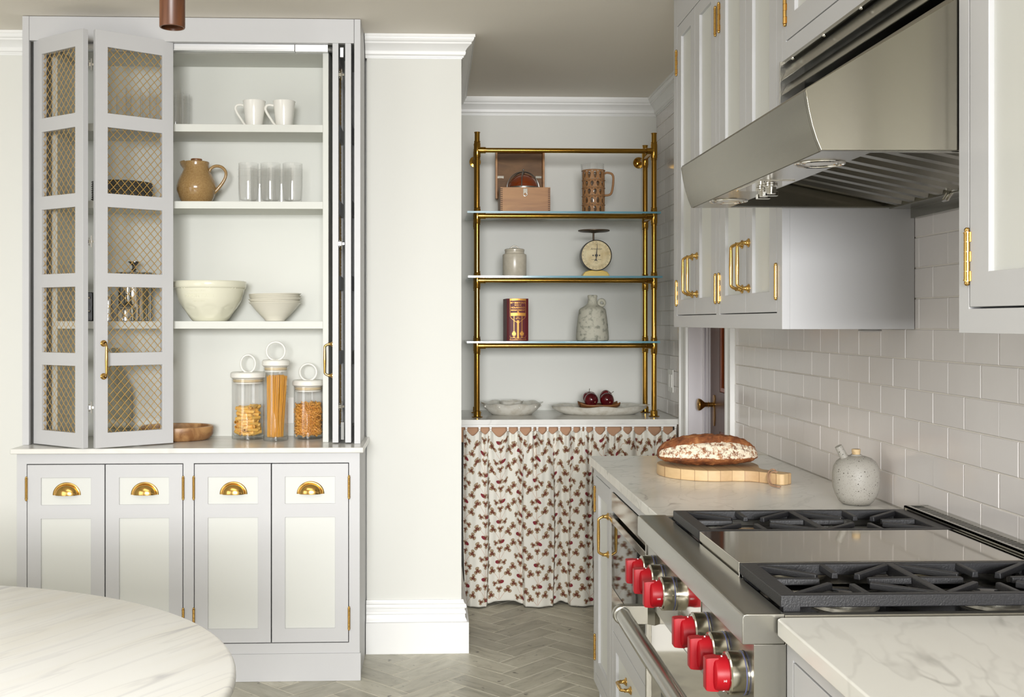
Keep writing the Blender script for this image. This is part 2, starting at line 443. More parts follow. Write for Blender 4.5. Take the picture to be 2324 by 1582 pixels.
# hardware templates (local: x right, y into the door, z up; front at y=0)
def bar_pull_mesh(L=0.152, proj=0.033, r=0.0048, name='pull_handle', mt=None):
    b = MB(); h = L / 2
    for s in (-1, 1):
        b.lathe([(0, 0.0), (0.0125, 0.0), (0.0125, 0.0025), (0.009, 0.005), (0.0062, 0.009), (0.0055, 0.014), (0.006, 0.02)], (0, 0, s * (h - 0.013)), 16, axis='-y')
    pts = []; rr = []
    for i in range(49):
        t = math.sin(PI / 2 * (-1 + 2 * i / 48))
        z = t * (h - 0.012)
        a = max(0, (abs(t) - 0.80) / 0.20)
        y = -proj + (proj - 0.014) * (a ** 2.2)
        pts.append((0, y, z)); rr.append(r * (1.22 - 0.3 * abs(t)))
    b.tube(pts, rr, 12)
    return b.mesh(name, mt or BRASS, angle=50)
PULL = bar_pull_mesh()
def hinge_mesh(L=0.092, leaves=True):
    b = MB(); r = 0.0052; y = -0.003
    k = 5; seg = (L - 0.012) / k
    for i in range(k):
        z0 = -L / 2 + 0.006 + i * seg
        b.cyl((0, y, z0 + 0.0004), (0, y, z0 + seg - 0.0004), r, n=12)
    b.cyl((0, y, -L / 2 + 0.004), (0, y, L / 2 - 0.004), r * 0.8, n=10)
    for s in (-1, 1):
        b.sphere((0, y, s * (L / 2 - 0.003)), 0.0048, 10, 6); b.lathe([(0, -.001), (r * 1.15, -.001), (r * 1.15, .001), (0, .001)], (0, y, s * (L / 2 - 0.0075)), 12)
    for i in (0, 2, 4) if leaves else ():
        z0 = -L / 2 + 0.006 + i * seg; b.box(0.002, 0.0085, -0.0012, 0.0006, z0, z0 + seg)
    return b.mesh('hinge', BRASS)
HINGE = hinge_mesh()
BUTT = hinge_mesh(leaves=False)
def cup_mesh():
    b = MB(); W, H, D = 0.0515, 0.047, 0.024
    # quarter-dome cup, open below, with a raised flange round the arch
    n, k = 24, 8; vs = []; fs = []
    for i in range(n + 1):
        a = PI * i / n
        for j in range(k + 1):
            t = j / k * PI / 2
            q = math.cos(t); d = math.sin(t)
            vs.append((W * .86 * q * math.cos(a) , -0.002 - D * d ** 0.9, H * .84 * q * math.sin(a)))
    for i in range(n):
        for j in range(k):
            fs.append((i * (k + 1) + j, (i + 1) * (k + 1) + j, (i + 1) * (k + 1) + j + 1, i * (k + 1) + j + 1))
    b.add(vs, fs)
    arc = [(W * math.cos(PI * i / 24), -0.0022, H * math.sin(PI * i / 24)) for i in range(25)]
    arc2 = [(W * .87 * math.cos(PI * i / 24), -0.004, H * .86 * math.sin(PI * i / 24)) for i in range(25)]
    vs = []; fs = []
    for i in range(25):
        a = PI * i / 24
        for (k2, y) in ((1.04, 0), (1.04, -0.002), (0.96, -0.0045), (0.87, -0.004), (.83, -0.002)):
            vs.append((W * k2 * math.cos(a), y, H * k2 * math.sin(a)))
    for i in range(24):
        for j in range(4): fs.append((i * 5 + j, (i + 1) * 5 + j, (i + 1) * 5 + j + 1, i * 5 + j + 1))
    b.add(vs, fs)
    me = b.mesh('cup_pull', BRASS, angle=50)
    return me
CUP = cup_mesh()

def shaker(name, M, w, h, t, panels, parent, stile=None, recess=0.009, pm=None, fm=None, bevel=0.0012, label=None):
    """door: local x 0..w, z 0..h, front y=0; panels = (x0,x1,[(z0,z1)..])"""
    b = MB(); holes_slab(b, 0, w, 0, h, panels[0], panels[1], panels[2], 0, t); b.xf(M)
    d = obj(name, b, fm or PAINT, parent, bevel=bevel, label=label)
    for (a, c) in panels[2]:
        p = MB(); p.box(panels[0] - 0.004, panels[1] + 0.004, recess, recess + 0.006, a - 0.004, c + 0.004); p.xf(M)
        obj('panel', p, pm or PANEL, d)
    return d

# ================================================================== STRUCTURE
CZ = 2.605
YB, YA, XR = 4.61, 5.86, 1.207        # pier face, alcove back, tile face of right wall
XP = 0.116                            # right face of the pier
b = MB(); b.box(-3.0, 1.5, -5.2, 6.1, -0.06, -0.0012)
floor = struct('floor', b, FGROUT, smooth=False)
# herringbone stones 4 x 12 in
def herring():
    w, Lg, gap = 0.1016, 0.3048, 0.0052
    OX, OY = 0.338, 4.237
    e1 = Vector((1, 1)) / math.sqrt(2) * w; e2 = Vector((-1, 1)) / math.sqrt(2) * w
    t = MB(); h = gap / 2
    t.box(h, Lg - h, h, w - h, -0.012, 0.0)
    me = t.mesh('tile', FSTONE, smooth=False)
    bev = []
    near, far = [], []
    for x in range(-60, 61):
        for y in range(-60, 61):
            t_ = (x - y) % 6
            if t_ == 0: ang = PI / 4; c = Vector((OX, OY)) + e1 * x + e2 * y
            elif t_ == 5: ang = 3 * PI / 4; c = Vector((OX, OY)) + e1 * (x + 1) + e2 * y
            else: continue
            mid = c + (Vector((math.cos(ang), math.sin(ang))) * Lg / 2)
            if -1.25 < mid.x < 1.15 and 3.35 < mid.y < 5.45 and not (mid.x < -0.45 and mid.y > 4.45) and not (mid.x < 0.0 and mid.y > 4.85) and not (mid.x > 0.85): near.append((c, ang, mid))
            elif -3.0 < mid.x < 1.2 and -0.5 < mid.y < 5.8: far.append((c, ang))
    near.sort(key=lambda q: (q[2] - Vector((0.1, 4.6))).length)
    for i, (c, ang, mid) in enumerate(near):
        if i < 290:
            inst('tile', me, Matrix.Translation((c.x, c.y, random.uniform(-0.0004, 0))) @ Matrix.Rotation(ang, 4, 'Z'), floor)
        else: far.append((c, ang))
    fb = MB()
    for c, ang in far:
        M = Matrix.Translation((c.x, c.y, 0)) @ Matrix.Rotation(ang, 4, 'Z')
        q = MB(); q.box(h, Lg - h, h, w - h, -0.012, 0.0); q.xf(M); fb.add(q.v, q.f)
    o = obj('tile_field', fb, FSTONE, floor, smooth=False); o['kind'] = 'stuff'
herring()
b = MB(); b.box(-3.0, 1.5, -5.2, 6.1, CZ, CZ + 0.1)
struct('ceiling', b, CEIL, smooth=False)
b = MB()
b.box(-3.0, -1.602, YB, 4.85, 0, CZ); b.box(-1.602, -0.284, 4.672, 4.85, 0, CZ); b.box(-0.284, XP, YB, YA + .1, 0, CZ)
b.box(XP, 1.5, YA, YA + 0.1, 0, CZ)
struct('wall_back', b, WALL, smooth=False)
b = MB(); b.box(-3.1, -3.0, -5.2, 5.0, 0, CZ)
struct('wall_left', b, WALL, smooth=False)
# right wall with the doorway
DY0, DY1, DZ = 4.445, 5.13, 2.08
b = MB()
b.box(XR + .0028, 1.5, -5.2, DY0, 0, CZ); b.box(XR + .0028, 1.5, DY1, YA + .1, 0, CZ); b.box(XR + .012, 1.5, DY0, DY1, DZ, CZ)
wall_r = struct('wall_right', b, GROUT, smooth=False)
b = MB(); b.box(-3.0, 1.5, -5.2, -5.1, 0, 0.7); b.box(-3.0, 1.5, -5.2, -5.1, 2.3, CZ); b.box(-3.0, -2.4, -5.2, -5.1, .7, 2.3); b.box(1.2, 1.5, -5.2, -5.1, .7, 2.3); b.box(-.75, -.55, -5.2, -5.1, .7, 2.3)
struct('wall_rear', b, WALL, smooth=False)

# wall tiles 3 x 6 in running bond
def wall_tiles():
    th, tw, g = 0.0765, 0.1535, 0.0028
    cache = {}
    y_ref = WX(1742.2, 780, XR).y       # a joint in the row between z 1.2265 and 1.303
    def piece(w, h):
        k = (round(w, 4), round(h, 4))
        if k in cache: return cache[k]
        m = MB(); c = 0.0014; t = 0.0035
        vs = [(t, 0, 0), (t, w, 0), (t, w, h), (t, 0, h), (c, 0, 0), (c, w, 0), (c, w, h), (c, 0, h), (0, c, c), (0, w - c, c), (0, w - c, h - c), (0, c, h - c)]
        fs = []
        for i in range(4):
            j = (i + 1) % 4
            fs.append((i, j, j + 4, i + 4)); fs.append((i + 4, j + 4, j + 8, i + 8))
        fs.append((8, 9, 10, 11)); m.add(vs, fs)
        cache[k] = m.mesh('tile', TILE, smooth=False); return cache[k]
    z_ref = 1.2265
    rows = range(-4, 18)
    for (ya, yb, za, zb, parts) in ((0.95, 4.315, 0.9155, 1.70, 1), (5.262, YA - .001, 0.925, 2.515, 1)):
        for k in rows:
            z0 = z_ref + k * th + g / 2; z1 = z0 + th - g
            if k == -4: z0 = 0.9155
            z0c, z1c = max(z0, za), min(z1, zb)
            if z1c - z0c < 0.006: continue
            off = y_ref + (0.5 * tw if k % 2 else 0.0)
            i0 = math.floor((ya - off) / tw)
            i = i0
            while True:
                a = off + i * tw + g / 2; c = a + tw - g; i += 1
                if a > yb: break
                a2, c2 = max(a, ya), min(c, yb)
                if c2 - a2 < 0.006: continue
                ym = (a2 + c2) / 2
                if ya < 2 and z0c > 1.385 and not (1.72 < ym < 2.76): continue
                if ya < 2 and ym < 1.2 and z0c < 1.0 and ym < 1.1: continue
                inst('tile', piece(c2 - a2, z1c - z0c), Matrix.Translation((XR + random.uniform(-.0006, .0006), a2, z0c)) @ Matrix.Rotation(random.uniform(-.0025, .0025), 4, 'Z'), wall_r)
wall_tiles()

# crown moulding and baseboards swept along the walls
def sweep(path, prof, closed=False):
    """path: XY points, room on the left-hand... offset direction given per segment by rotating the run -90 deg"""
    b = MB(); n = len(path); vs = []
    nr = []
    for i in range(n - 1):
        d = (Vector(path[i + 1]) - Vector(path[i])).normalized(); nr.append(Vector((d.y, -d.x)))
    for i in range(n):
        if i == 0: m = nr[0]
        elif i == n - 1: m = nr[-1]
        else:
            m = nr[i - 1] + nr[i]; m = m / m.dot(nr[i])
        for (p, z) in prof: vs.append((path[i][0] + m.x * p, path[i][1] + m.y * p, z))
    k = len(prof); fs = []
    for i in range(n - 1):
        for j in range(k - 1): fs.append((i * k + j, (i + 1) * k + j, (i + 1) * k + j + 1, i * k + j + 1))
    fs.append(tuple(range(k))); fs.append(tuple((n - 1) * k + j for j in range(k))[::-1])
    b.add(vs, fs); return b
cz = CZ - 0.0005
CROWN = [(0, cz), (.057, cz), (.057, cz - .012), (.053, cz - .012), (.052, cz - .018), (.048, cz - .026), (.042, cz - .030), (.042, cz - .037), (.040, cz - .037), (.031, cz - .044),
         (.022, cz - .053), (.016, cz - .063), (.018, cz - .063), (.018, cz - .070), (.016, cz - .077), (.010, cz - .082), (.009, cz - .087), (.004, cz - .087), (.003, cz - .092), (0, cz - .092)]
XTW = XR - 0.0
struct('trim_1', sweep([(-0.29, YB), (XP, YB), (XP, YA), (XTW, YA), (XTW, 3.92)], CROWN), TRIM, angle=28)
struct('trim_2', sweep([(-3.0, YB), (-1.605, YB)], CROWN), TRIM, angle=28)
BASE = [(0, .222), (.008, .222), (.010, .214), (.013, .208), (.019, .204), (.021, .196), (.020, .189), (.014, .186), (.014, .180), (.018, .176), (.019, .166), (.015, .162), (.016, .150),
        (.021, .140), (.023, .133), (.031, .131), (.031, .0), (0, 0)]
struct('baseboard_back', sweep([(-0.286, YB), (XP, YB), (XP, 5.3)], BASE), TRIM, angle=28)
struct('baseboard_left', sweep([(-3.0, YB), (-1.60, YB)], BASE), TRIM, angle=28)

# doorway: casing, jamb, brown panelled door with a brass knob
b = MB()
cas = [(0, 0), (0, .030), (.012, .030), (.012, .022), (.030, .018), (.034, .022), (.046, .018), (.09, .016), (.096, .022), (.106, .024), (.114, .020), (.118, 0)]
def casing(y0, sgn):
    q = [(XR + .012 - p, y0 + sgn * (0.118 - a)) for a, p in cas]
    bb = MB(); vs = []; n = len(q)
    bb.add([(x, y, 0) for x, y in q] + [(x, y, DZ + .11) for x, y in q], [tuple(range(n)), tuple(range(2 * n - 1, n - 1, -1))] + [(i, (i + 1) % n, (i + 1) % n + n, i + n) for i in range(n)])
    return bb
c1 = casing(DY1, 1); c2 = casing(DY0, -1)
b.add(c1.v, c1.f); b.add(c2.v, c2.f)
b.box(XR - .012, XR + .012, DY0, DY1, DZ, DZ + .11)
struct('trim_3', b, TRIM, angle=30)
b = MB()
b.box(XR, 1.335, DY1 - .012, DY1 + .001, 0, DZ); b.box(XR, 1.335, DY0 - .001, DY0 + .012, 0, DZ); b.box(XR, 1.335, DY0, DY1, DZ - .012, DZ)
b.box(1.272, 1.282, DY1 - .024, DY1 - .012, 0, DZ); b.box(1.290, 1.30, DY1 - .018, DY1 - .012, 0, DZ)
struct('trim_4', b, mat('paint_jamb', (226, 222, 226), 0.4), bevel=.001)
DOORW = wood('door_brown_paint', (116, 90, 80), (100, 76, 68), stretch=(10, 10, 1), rough=0.35)
DOORO = wood('door_orange_moulding', (168, 84, 34), (128, 58, 22), stretch=(10, 10, 1), rough=0.3)
xd = 1.312; yk = WX(1634, 922, xd).y
b = MB()
zr1 = WX(1645, 893, xd).z; zr2 = WX(1645, 984, xd).z
stl = DY1 - .012 - WX(1634, 800, xd).y
holes_slab(b, DY0 + .014, DY1 - .013, .01, DZ - .015, DY0 + .12, WX(1633, 800, xd).y, [(zr1, DZ - .12), (.22, zr2)], xd, xd + .04)
b.flush()
# note: slab helper works in (x,z); swap axes for a door lying in the YZ plane
b.v = [(y, x, z) for (x, y, z) in b.v]
door = struct('door_1', b, DOORW, bevel=.001)
for (za, zb) in ((zr1, DZ - .12), (.22, zr2)):
    yb_, ya_ = WX(1633, 800, xd).y, DY0 + .12
    p = MB(); p.box(xd + .014, xd + .02, ya_, yb_, za, zb); obj('panel', p, DOORW, door)
    p = MB()
    for (q0, q1, r0, r1) in ((yb_ - .022, yb_, za, zb), (ya_, ya_ + .022, za, zb), (ya_, yb_, za, za + .022), (ya_, yb_, zb - .022, zb)): p.box(xd + .002, xd + .016, q0, q1, r0, r1)
    obj('moulding', p, DOORO, door, bevel=.004, label='orange-brown bevelled moulding')
zk = WX(1634, 922, xd).z; yk = DY1 - .085
b = MB()
b.lathe([(0, 0), (.016, .0), (.016, .004), (.011, .008), (.010, .025), (.014, .028), (.010, .031), (.011, .045), (.020, .056), (.0275, .066), (.029, .073), (.026, .078), (.018, .0805), (0, .0815)], (xd, yk, zk), 24, axis='-x')
obj('door_knob', b, BRASSA, door)
b = MB(); b.prism([(yk - .014 + .0, zk + .045), (yk + .014, zk + .045), (yk + .02, zk + .03), (yk + .012, zk + .0), (yk + .018, zk - .06), (yk + .010, zk - .10), (yk - .010, zk - .10), (yk - .018, zk - .06), (yk - .012, zk), (yk - .02, zk + .03)], xd - .004, xd + .001, 'x')
obj('escutcheon', b, BRASSA, door, bevel=.001)

# ================================================================== HUTCH: base
YH = 4.25
hb = thing('base_cabinet', 'low grey four-door cabinet with cup pulls under the tall mesh-door cupboard', 'cabinet', (xY(427, YH), 4.42, 0))
xl, xr = xY(38, YH), xY(816.5, YH)
zc = 0.890
zt, zb0, zb1, zp = zY(1050.5, YH), zY(1459.5, YH), zY(1483, YH), 0.0
b = MB()
for u0, u1 in ((38, 60.5), (416, 439.8), (792, 816.5)): b.box(xY(u0, YH), xY(u1, YH), YH, YH + .022, zb1, zc)
b.box(xl, xr, YH, YH + .022, zt, zc); b.box(xl, xr, YH, YH + .022, zb1, zb0)
obj('face_frame', b, PAINT, hb, bevel=.0008)
b = MB(); b.box(xl, xl + .018, YH + .022, YB - .001, 0.0, zc); b.box(xr - .018, xr, YH + .022, YB - .001, 0.0, zc); b.box(xl, xr, YH + .022, YB - .001, zb1 - .02, zb1); b.box(xl, xr, YB - .012, YB - .001, zb1, zc); b.box(xY(427, YH) - .009, xY(427, YH) + .009, YH + .022, YB - .012, zb1, zc)
obj('carcass', b, PAINT, hb)
b = MB(); b.box(xl - .003, xr + .004, YH - .004, YH + .018, 0.0, zb1)
obj('plinth', b, PAINT, hb, bevel=.0008)
for i, (u0, u1, p0, p1, hs) in enumerate(((62, 237, 93, 206, -1), (239.6, 414.2, 270.5, 383.3, 1), (441.6, 614.5, 472, 585, -1), (617, 790.4, 647, 760, 1))):
    x0, x1 = xY(u0, YH), xY(u1, YH); z0, z1 = zY(1457.6, YH), zY(1052.4, YH)
    M = HY(x0, YH, z0)
    pz = [(zY(1426, YH) - z0, zY(1174, YH) - z0), (zY(1143, YH) - z0, zY(1082, YH) - z0)]
    d = shaker('door', M, x1 - x0, z1 - z0, .02, (xY(p0, YH) - x0, xY(p1, YH) - x0, pz), hb, recess=.006)
    cu = (p0 + p1) / 2 + (1 if i else 1)
    inst('cup_pull', CUP, HY(xY(cu, YH), YH + .006, zY(1121, YH)), d)
    hx = x0 - .003 if hs < 0 else x1 + .003
    for v in (1106, 1404):
        inst('hinge', BUTT, HY(hx, YH, zY(v, YH)), d)
# worktop of the hutch
YC = 4.213
b = MB()
xa, xc = xY(22, YC), xY(825, YC)
b.prism([(xa, YC), (xc, YC), (xc, YB - .002), (-.290, YB - .002), (-.290, 4.666), (-1.598, 4.666), (-1.598, YB - .002), (xa, YB - .002)], zc + .001, .912, 'z')
top('marble_worktop', b, M_HUTCH, 'long pale marble slab between the four-door base cabinet and the mesh-door cupboard', 'worktop', loc=(xY(427, YC), 4.42, .891), bevel=.004, seg=3)

# ================================================================== HUTCH: upper cupboard
YU = 4.34; ZC = 0.9125
hu = thing('wall_cupboard', 'tall grey ceiling-high cupboard with open folding mesh doors on the marble worktop', 'cupboard', (xY(434, YU), 4.5, ZC))
xl, xr = xY(50.5, YU), xY(818, YU)
zh = zY(97, YU)
for q0, q1 in ((xl, xY(65.5, YU)), (xY(804, YU), xr)):
    b = MB(); b.box(q0, q1, YU, YU + .02, ZC, CZ - .002); obj('stile', b, PAINT, hu, bevel=.0008)
b = MB(); b.box(xY(66, YU), xY(803.2, YU), YU + .001, YU + .03, zh, CZ - .002)
obj('header', b, PAINT, hu, bevel=.0008)
for q0 in (xl, xr - .018):
    b = MB(); b.box(q0, q0 + .018, YU + .02, 4.668, ZC, CZ - .002); obj('side_panel', b, PAINT, hu)
YS = 4.400; YBK = 4.650
zsof = zY(121, YS)
b = MB(); b.box(xl + .018, xr - .018, YBK, 4.666, ZC, CZ - .002); obj('back_panel', b, INNER, hu)
b = MB(); b.box(xY(140, YS), xY(745, YS), YS + .012, YBK, zsof, zsof + .018); b.box(xl + .018, xr - .018, YU + .03, YBK, zh + .004, zh + .018); obj('top_panel', b, INNER, hu)
b = MB(); b.box(xY(732.6, YS), xY(745.5, YS), YS, YBK, ZC, zsof + .018); obj('partition', b, INNER, hu, bevel=.0008)
b = MB(); b.box(xY(118, YS), xY(130, YS), YS, YBK, ZC, zsof + .018); obj('partition', b, INNER, hu, bevel=.0008)
SH = []
for (va, vb) in ((283, 300), (457.5, 474), (729, 746)):
    zt_, zb_ = zY(va, YS), zY(vb, YS)
    b = MB(); b.box(xY(130, YS), xY(732.4, YS), YS + .002, YBK, zb_, zt_); obj('shelf', b, INNER, hu, bevel=.0008); SH.append(zt_)
b = MB(); b.box(xY(130, YS), xY(669.6, 4.385), 4.372, 4.40, zY(119, 4.385), zY(103, 4.385)); b.box(xY(130, YS), xY(669.6, 4.385), 4.368, 4.372, zY(119, 4.385), zY(116.5, 4.385))
obj('door_track', b, ALU, hu, bevel=.001)
b = MB(); b.box(xY(670.4, 4.385), xY(745, 4.385), 4.372, 4.40, zY(119, 4.385), zY(103, 4.385))
arc = [(xY(735, 4.385) + .045 * math.sin(a), 4.386 + .045 * (1 - math.cos(a)), zY(111, 4.385)) for a in [i * PI / 16 for i in range(9)]]
b.tube(arc, .012, 8)
obj('door_track', b, ALU, hu, bevel=.001)

MESHB = mat('mesh_brass', (214, 176, 104), 0.3, 0.6)
def mesh_panel(w, h, dx=.0295, dz=.0335, r=.00135, seed=0):
    """crimped diagonal wires clipped to a w x h opening, local x-z plane at y=0"""
    b = MB(); sl = dz / dx
    def clip(x0, z0, s):
        pts = []
        # line z = z0 + s*sl*(x-x0) ; clip to box
        m = s * sl; xs = []
        for X in (0, w):
            Z = z0 + m * (X - x0)
            if 0 <= Z <= h: xs.append((X, Z))
        for Z in (0, h):
            X = x0 + (Z - z0) / m
            if 0 < X < w: xs.append((X, Z))
        xs.sort()
        return xs if len(xs) >= 2 else None
    n = int((w * sl + h) / dz) + 3
    for s in (1, -1):
        for k in range(-n, n + 1):
            q = clip(dx * .35, k * dz + dz * .3, s)
            if not q: continue
            (xa, za), (xb, zb_) = q[0], q[-1]
            L = xb - xa
            if L < .002: continue
            st = max(1, int(L / (dx / 4))); pts = []
            for i in range(st + 1):
                t = i / st; x = xa + L * t; z = za + (zb_ - za) * t
                y = s * .0007 * math.cos(2 * PI * (x - dx * .35) / dx)
                pts.append((x, y, z))
            b.tube(pts, r, 4, caps=False)
    return b
def leaf(M, w, h, hx0, hx1, hz, t, parent, handle=None, simple=False):
    b = MB(); holes_slab(b, 0, w, 0, h, hx0, hx1, hz, 0, t); b.xf(M)
    d = obj('folding_door', b, PAINT, parent, bevel=.0012)
    for (a, c) in hz:
        mp = mesh_panel(hx1 - hx0, c - a); mp.xf(M @ Matrix.Translation((hx0, .010, a)))
        o = obj('wire_mesh', mp, MESHB, d, angle=80); o['kind'] = 'stuff'
        p = MB(); p.box(hx0 - .002, hx1 + .002, .015, .018, a - .002, c + .002); p.xf(M); obj('pane', p, GLASSPANE, d)
    if handle is not None: inst('handle', PULL, M @ Matrix.Translation(handle), d)
    return d
z0l, z1l = 0.9165, 2.5125
HZ = [(zY(vb, 4.21, 245) - z0l, zY(va, 4.21, 245) - z0l) for va, vb in ((107, 257), (289, 439), (470, 620), (651, 801), (830.5, 982))]
pB0 = (xY(217, 4.18), 4.18); pB1 = (xY(393.5, 4.362), 4.362)
dB = Vector(pB1) - Vector(pB0); wB = dB.length; dB.normalize()
MBf = frame_of((*pB0, z0l), dB, (-dB.y, dB.x))
zhd = zY(817, 4.19, 236) - z0l
lb = leaf(MBf, wB, z1l - z0l, wB * (245 - 217) / 176.5 - .002, wB * (366 - 217) / 176.5 + .003, HZ, .024, hu, handle=(.030, 0, zhd))
pA0 = (xY(76, 4.36), 4.36); pA1 = (xY(188, 4.175), 4.175)
dA = Vector(pA1) - Vector(pA0); wA = dA.length; dA.normalize()
MAf = frame_of((*pA0, z0l), dA, (-dA.y, dA.x))
la = leaf(MAf, wA, z1l - z0l, .052, wA - .048, HZ, .024, hu)
# folded pair on the right, edge-on
MR1 = frame_of((xY(768, 4.345), 4.346, z0l), (0, 1), (-1, 0))
lr1 = leaf(MR1, .285, z1l - z0l - .001, .05, .235, [(a, c - .004) for a, c in HZ], .0238, hu, handle=None)
MR2 = frame_of((xY(783.3, 4.345), 4.345, z0l), (0, 1), (1, 0))
lr2 = leaf(MR2, .285, z1l - z0l - .001, .05, .235, [(a, c - .004) for a, c in HZ], .0238, hu)
inst('handle', PULL, frame_of((xY(754.5, 4.352), 4.352 + .022, zY(817, 4.36)), (0, -1), (1, 0)), lr1)
# silver butt hinges seen in the gaps
def leaf_hinge(x, y, z, parent):
    b = MB(); b.cyl((x, y, z - .022), (x, y, z + .022), .0022, n=8); b.box(x - .012, x - .002, y - .002, y + .006, z - .007, z + .007); b.box(x + .002, x + .010, y, y + .008, z - .004, z + .004)
    b.sphere((x - .008, y - .001, z + .012), .003, 8, 6); b.sphere((x - .008, y - .001, z - .012), .003, 8, 6)
    obj('hinge', b, CHROME, parent)
for v in (146, 548, 925): leaf_hinge(xY(207.5, 4.20), 4.20, zY(v, 4.2, 207), la)
for v in (169, 553, 923): leaf_hinge(xY(775.5, 4.352), 4.352, zY(v, 4.352), lr1)
b = MB(); b.box(xY(772, 4.36), xY(780, 4.36), 4.352, 4.37, zY(130, 4.36), zY(108, 4.36)); obj('pivot', b, ALU, lr2, bevel=.001)
GRY = mat('pivot_grey', (150, 150, 148), .5)
b = MB(); b.box(xY(774, 4.36), xY(781, 4.36), 4.352, 4.37, zY(998, 4.36), zY(958, 4.36)); obj('pivot', b, GRY, lr2, bevel=.001)

# ================================================================== THINGS IN THE HUTCH
def px(Y): return Y * CT / F_PX * 1.0            # metres per pixel at depth Y (near the axis)
S1, S2, S3 = SH[0] + .0004, SH[1] + .0004, SH[2] + .0004
# white mugs, top shelf
def mug(loc, label):
    t = thing('mug', label, 'mug', loc, 'white mugs on the top shelf')
    h = .112
    b = MB(); b.lathe([(0, 0), (.030, 0), (.0325, .002), (.034, .010), (.0395, .055), (.0455, h - .003), (.0465, h), (.0455, h + .001), (.0435, h - .003), (.037, .055), (.031, .010), (0, .007)], n=40)
    obj('body', b, CERAM, t, local=True)
    b = MB(); pts = []
    P = [(-.040, .094), (-.058, .098), (-.072, .094), (-.077, .082), (-.070, .064), (-.055, .040), (-.042, .020), (-.034, .014)]
    for i in range(len(P) - 1):
        for k in range(4):
            q = k / 4; p0 = P[max(i - 1, 0)]; p1 = P[i]; p2 = P[i + 1]; p3 = P[min(i + 2, len(P) - 1)]
            f = lambda a, b_, c, d: .5 * ((2 * b_) + (-a + c) * q + (2 * a - 5 * b_ + 4 * c - d) * q * q + (-a + 3 * b_ - 3 * c + d) * q ** 3)
            pts.append((f(p0[0], p1[0], p2[0], p3[0]), 0, f(p0[1], p1[1], p2[1], p3[1])))
    b.tube(pts, .0052, 10); obj('handle', b, CERAM, t, local=True)
    return t
mug((xY(577, 4.5), 4.5, S1), 'white mug on the top shelf, left of the pair')
mug((xY(645, 4.5), 4.5, S1), 'white mug on the top shelf, right of the pair, nearest the folded door')

def glass_tumbler(t, h, r, r0=None, rings=()):
    r0 = r0 or r * .9
    prof = [(0, 0), (r0 * .96, 0), (r0, .003), (r0 + .001, .012)]
    prof += [(r0 + (r - r0) * .75, h * .2), (r, h * .45)]
    for q in rings: prof += [(r, h * q - .0018), (r + .0026, h * q), (r, h * q + .0018)]
    prof += [(r, h - .001), (r - .001, h), (r - .002, h - .001), (r - .0022, h * .4), (r0 - .002, .016), (r0 * .8, .012), (0, .011)]
    b = MB(); b.lathe(prof, n=36); obj('glass_body', b, GLASSW, t, local=True)
first = None
def tumbler(u, Y, z, label, group, h, r, rings):
    t = thing('tumbler', label, 'glass', (xY(u, Y), Y, z), group); glass_tumbler(t, h, r, r * .91, rings); return t
g1 = 'ringed glass tumblers on the second shelf'
for u, Y, lb_ in ((564, 4.475, 'ringed clear tumbler on the second shelf, leftmost of the front three beside the pitcher'), (614, 4.475, 'ringed clear tumbler, middle of the front three on the second shelf'), (664, 4.475, 'ringed clear tumbler, rightmost of the front three on the second shelf'),
                  (590, 4.585, 'clear tumbler standing behind the gap of the left and middle front tumblers'), (639.5, 4.585, 'clear tumbler standing behind the gap of the middle and right front tumblers')):
    tumbler(u, Y, S2, lb_, g1, .163, .0405, (.66, .84))
g2 = 'tall glasses on the top shelf behind the mesh'
for u, Y, lb_ in ((281, 4.585, 'tall clear glass on the top shelf, leftmost behind the brass mesh door'), (303, 4.48, 'tall clear glass on the top shelf, front left behind the brass mesh'), (339, 4.585, 'tall clear glass on the top shelf, back row behind the mesh pane'), (356, 4.48, 'tall clear glass on the top shelf seen behind the mesh pane near its right edge'),
                  (399, 4.48, 'tall clear glass half hidden by the open mesh door on the top shelf'), (414, 4.59, 'tall clear glass right of the open mesh door, at the back of the top shelf')):
    tumbler(u, Y, S1, lb_, g2, .158, .0305, (.72, .88))

# stoneware pitcher with cork
PIT = mat('tan_stoneware', (164, 134, 88), 0.16, var=((146, 114, 72), 160, .35, .7))
x0 = xY(446, 4.52)
t = thing('pitcher', 'tan glazed stoneware pitcher with wooden stopper on the second shelf', 'pitcher', (x0, 4.52, S2))
b = MB(); s = px(4.52)
prof = [(0, 0), (29, 0), (31, 2), (38, 14), (43.5, 30), (44, 40), (40, 54), (33, 68), (28, 78), (27.5, 88), (28.5, 94), (27.5, 95), (25.5, 93), (25, 84), (0, 82)]
b.lathe([(r * s, z * s) for r, z in prof], n=48)
b.v = [((x - max(0, (-x - .030)) * (.75 if z > 82 * s else 0) * max(0, 1 - abs(y) / .03)), y, z + (0.004 if (z > 90 * s and x < -.04) else 0)) for x, y, z in b.v]
obj('body', b, PIT, t, local=True)
b = MB()
hp = smooth([(27, 66, .0058), (31, 79, .0062), (42, 86, .0062), (56, 84, .0062), (65, 74, .006), (65, 62, .006), (58, 48, .0065), (47, 34, .0075), (38, 25, .008)])
b.tube([(p[0] * s, 0, p[1] * s) for p in hp], [p[2] for p in hp], 14)
obj('handle', b, PIT, t, local=True)
b = MB(); b.lathe([(0, 82 * s), (12 * s, 83 * s), (12.5 * s, 101 * s), (11.8 * s, 102 * s), (0, 102 * s)], n=24); obj('stopper', b, wood('dark_cork', (150, 100, 55), (110, 70, 38), stretch=(6, 6, 20)), t, local=True)

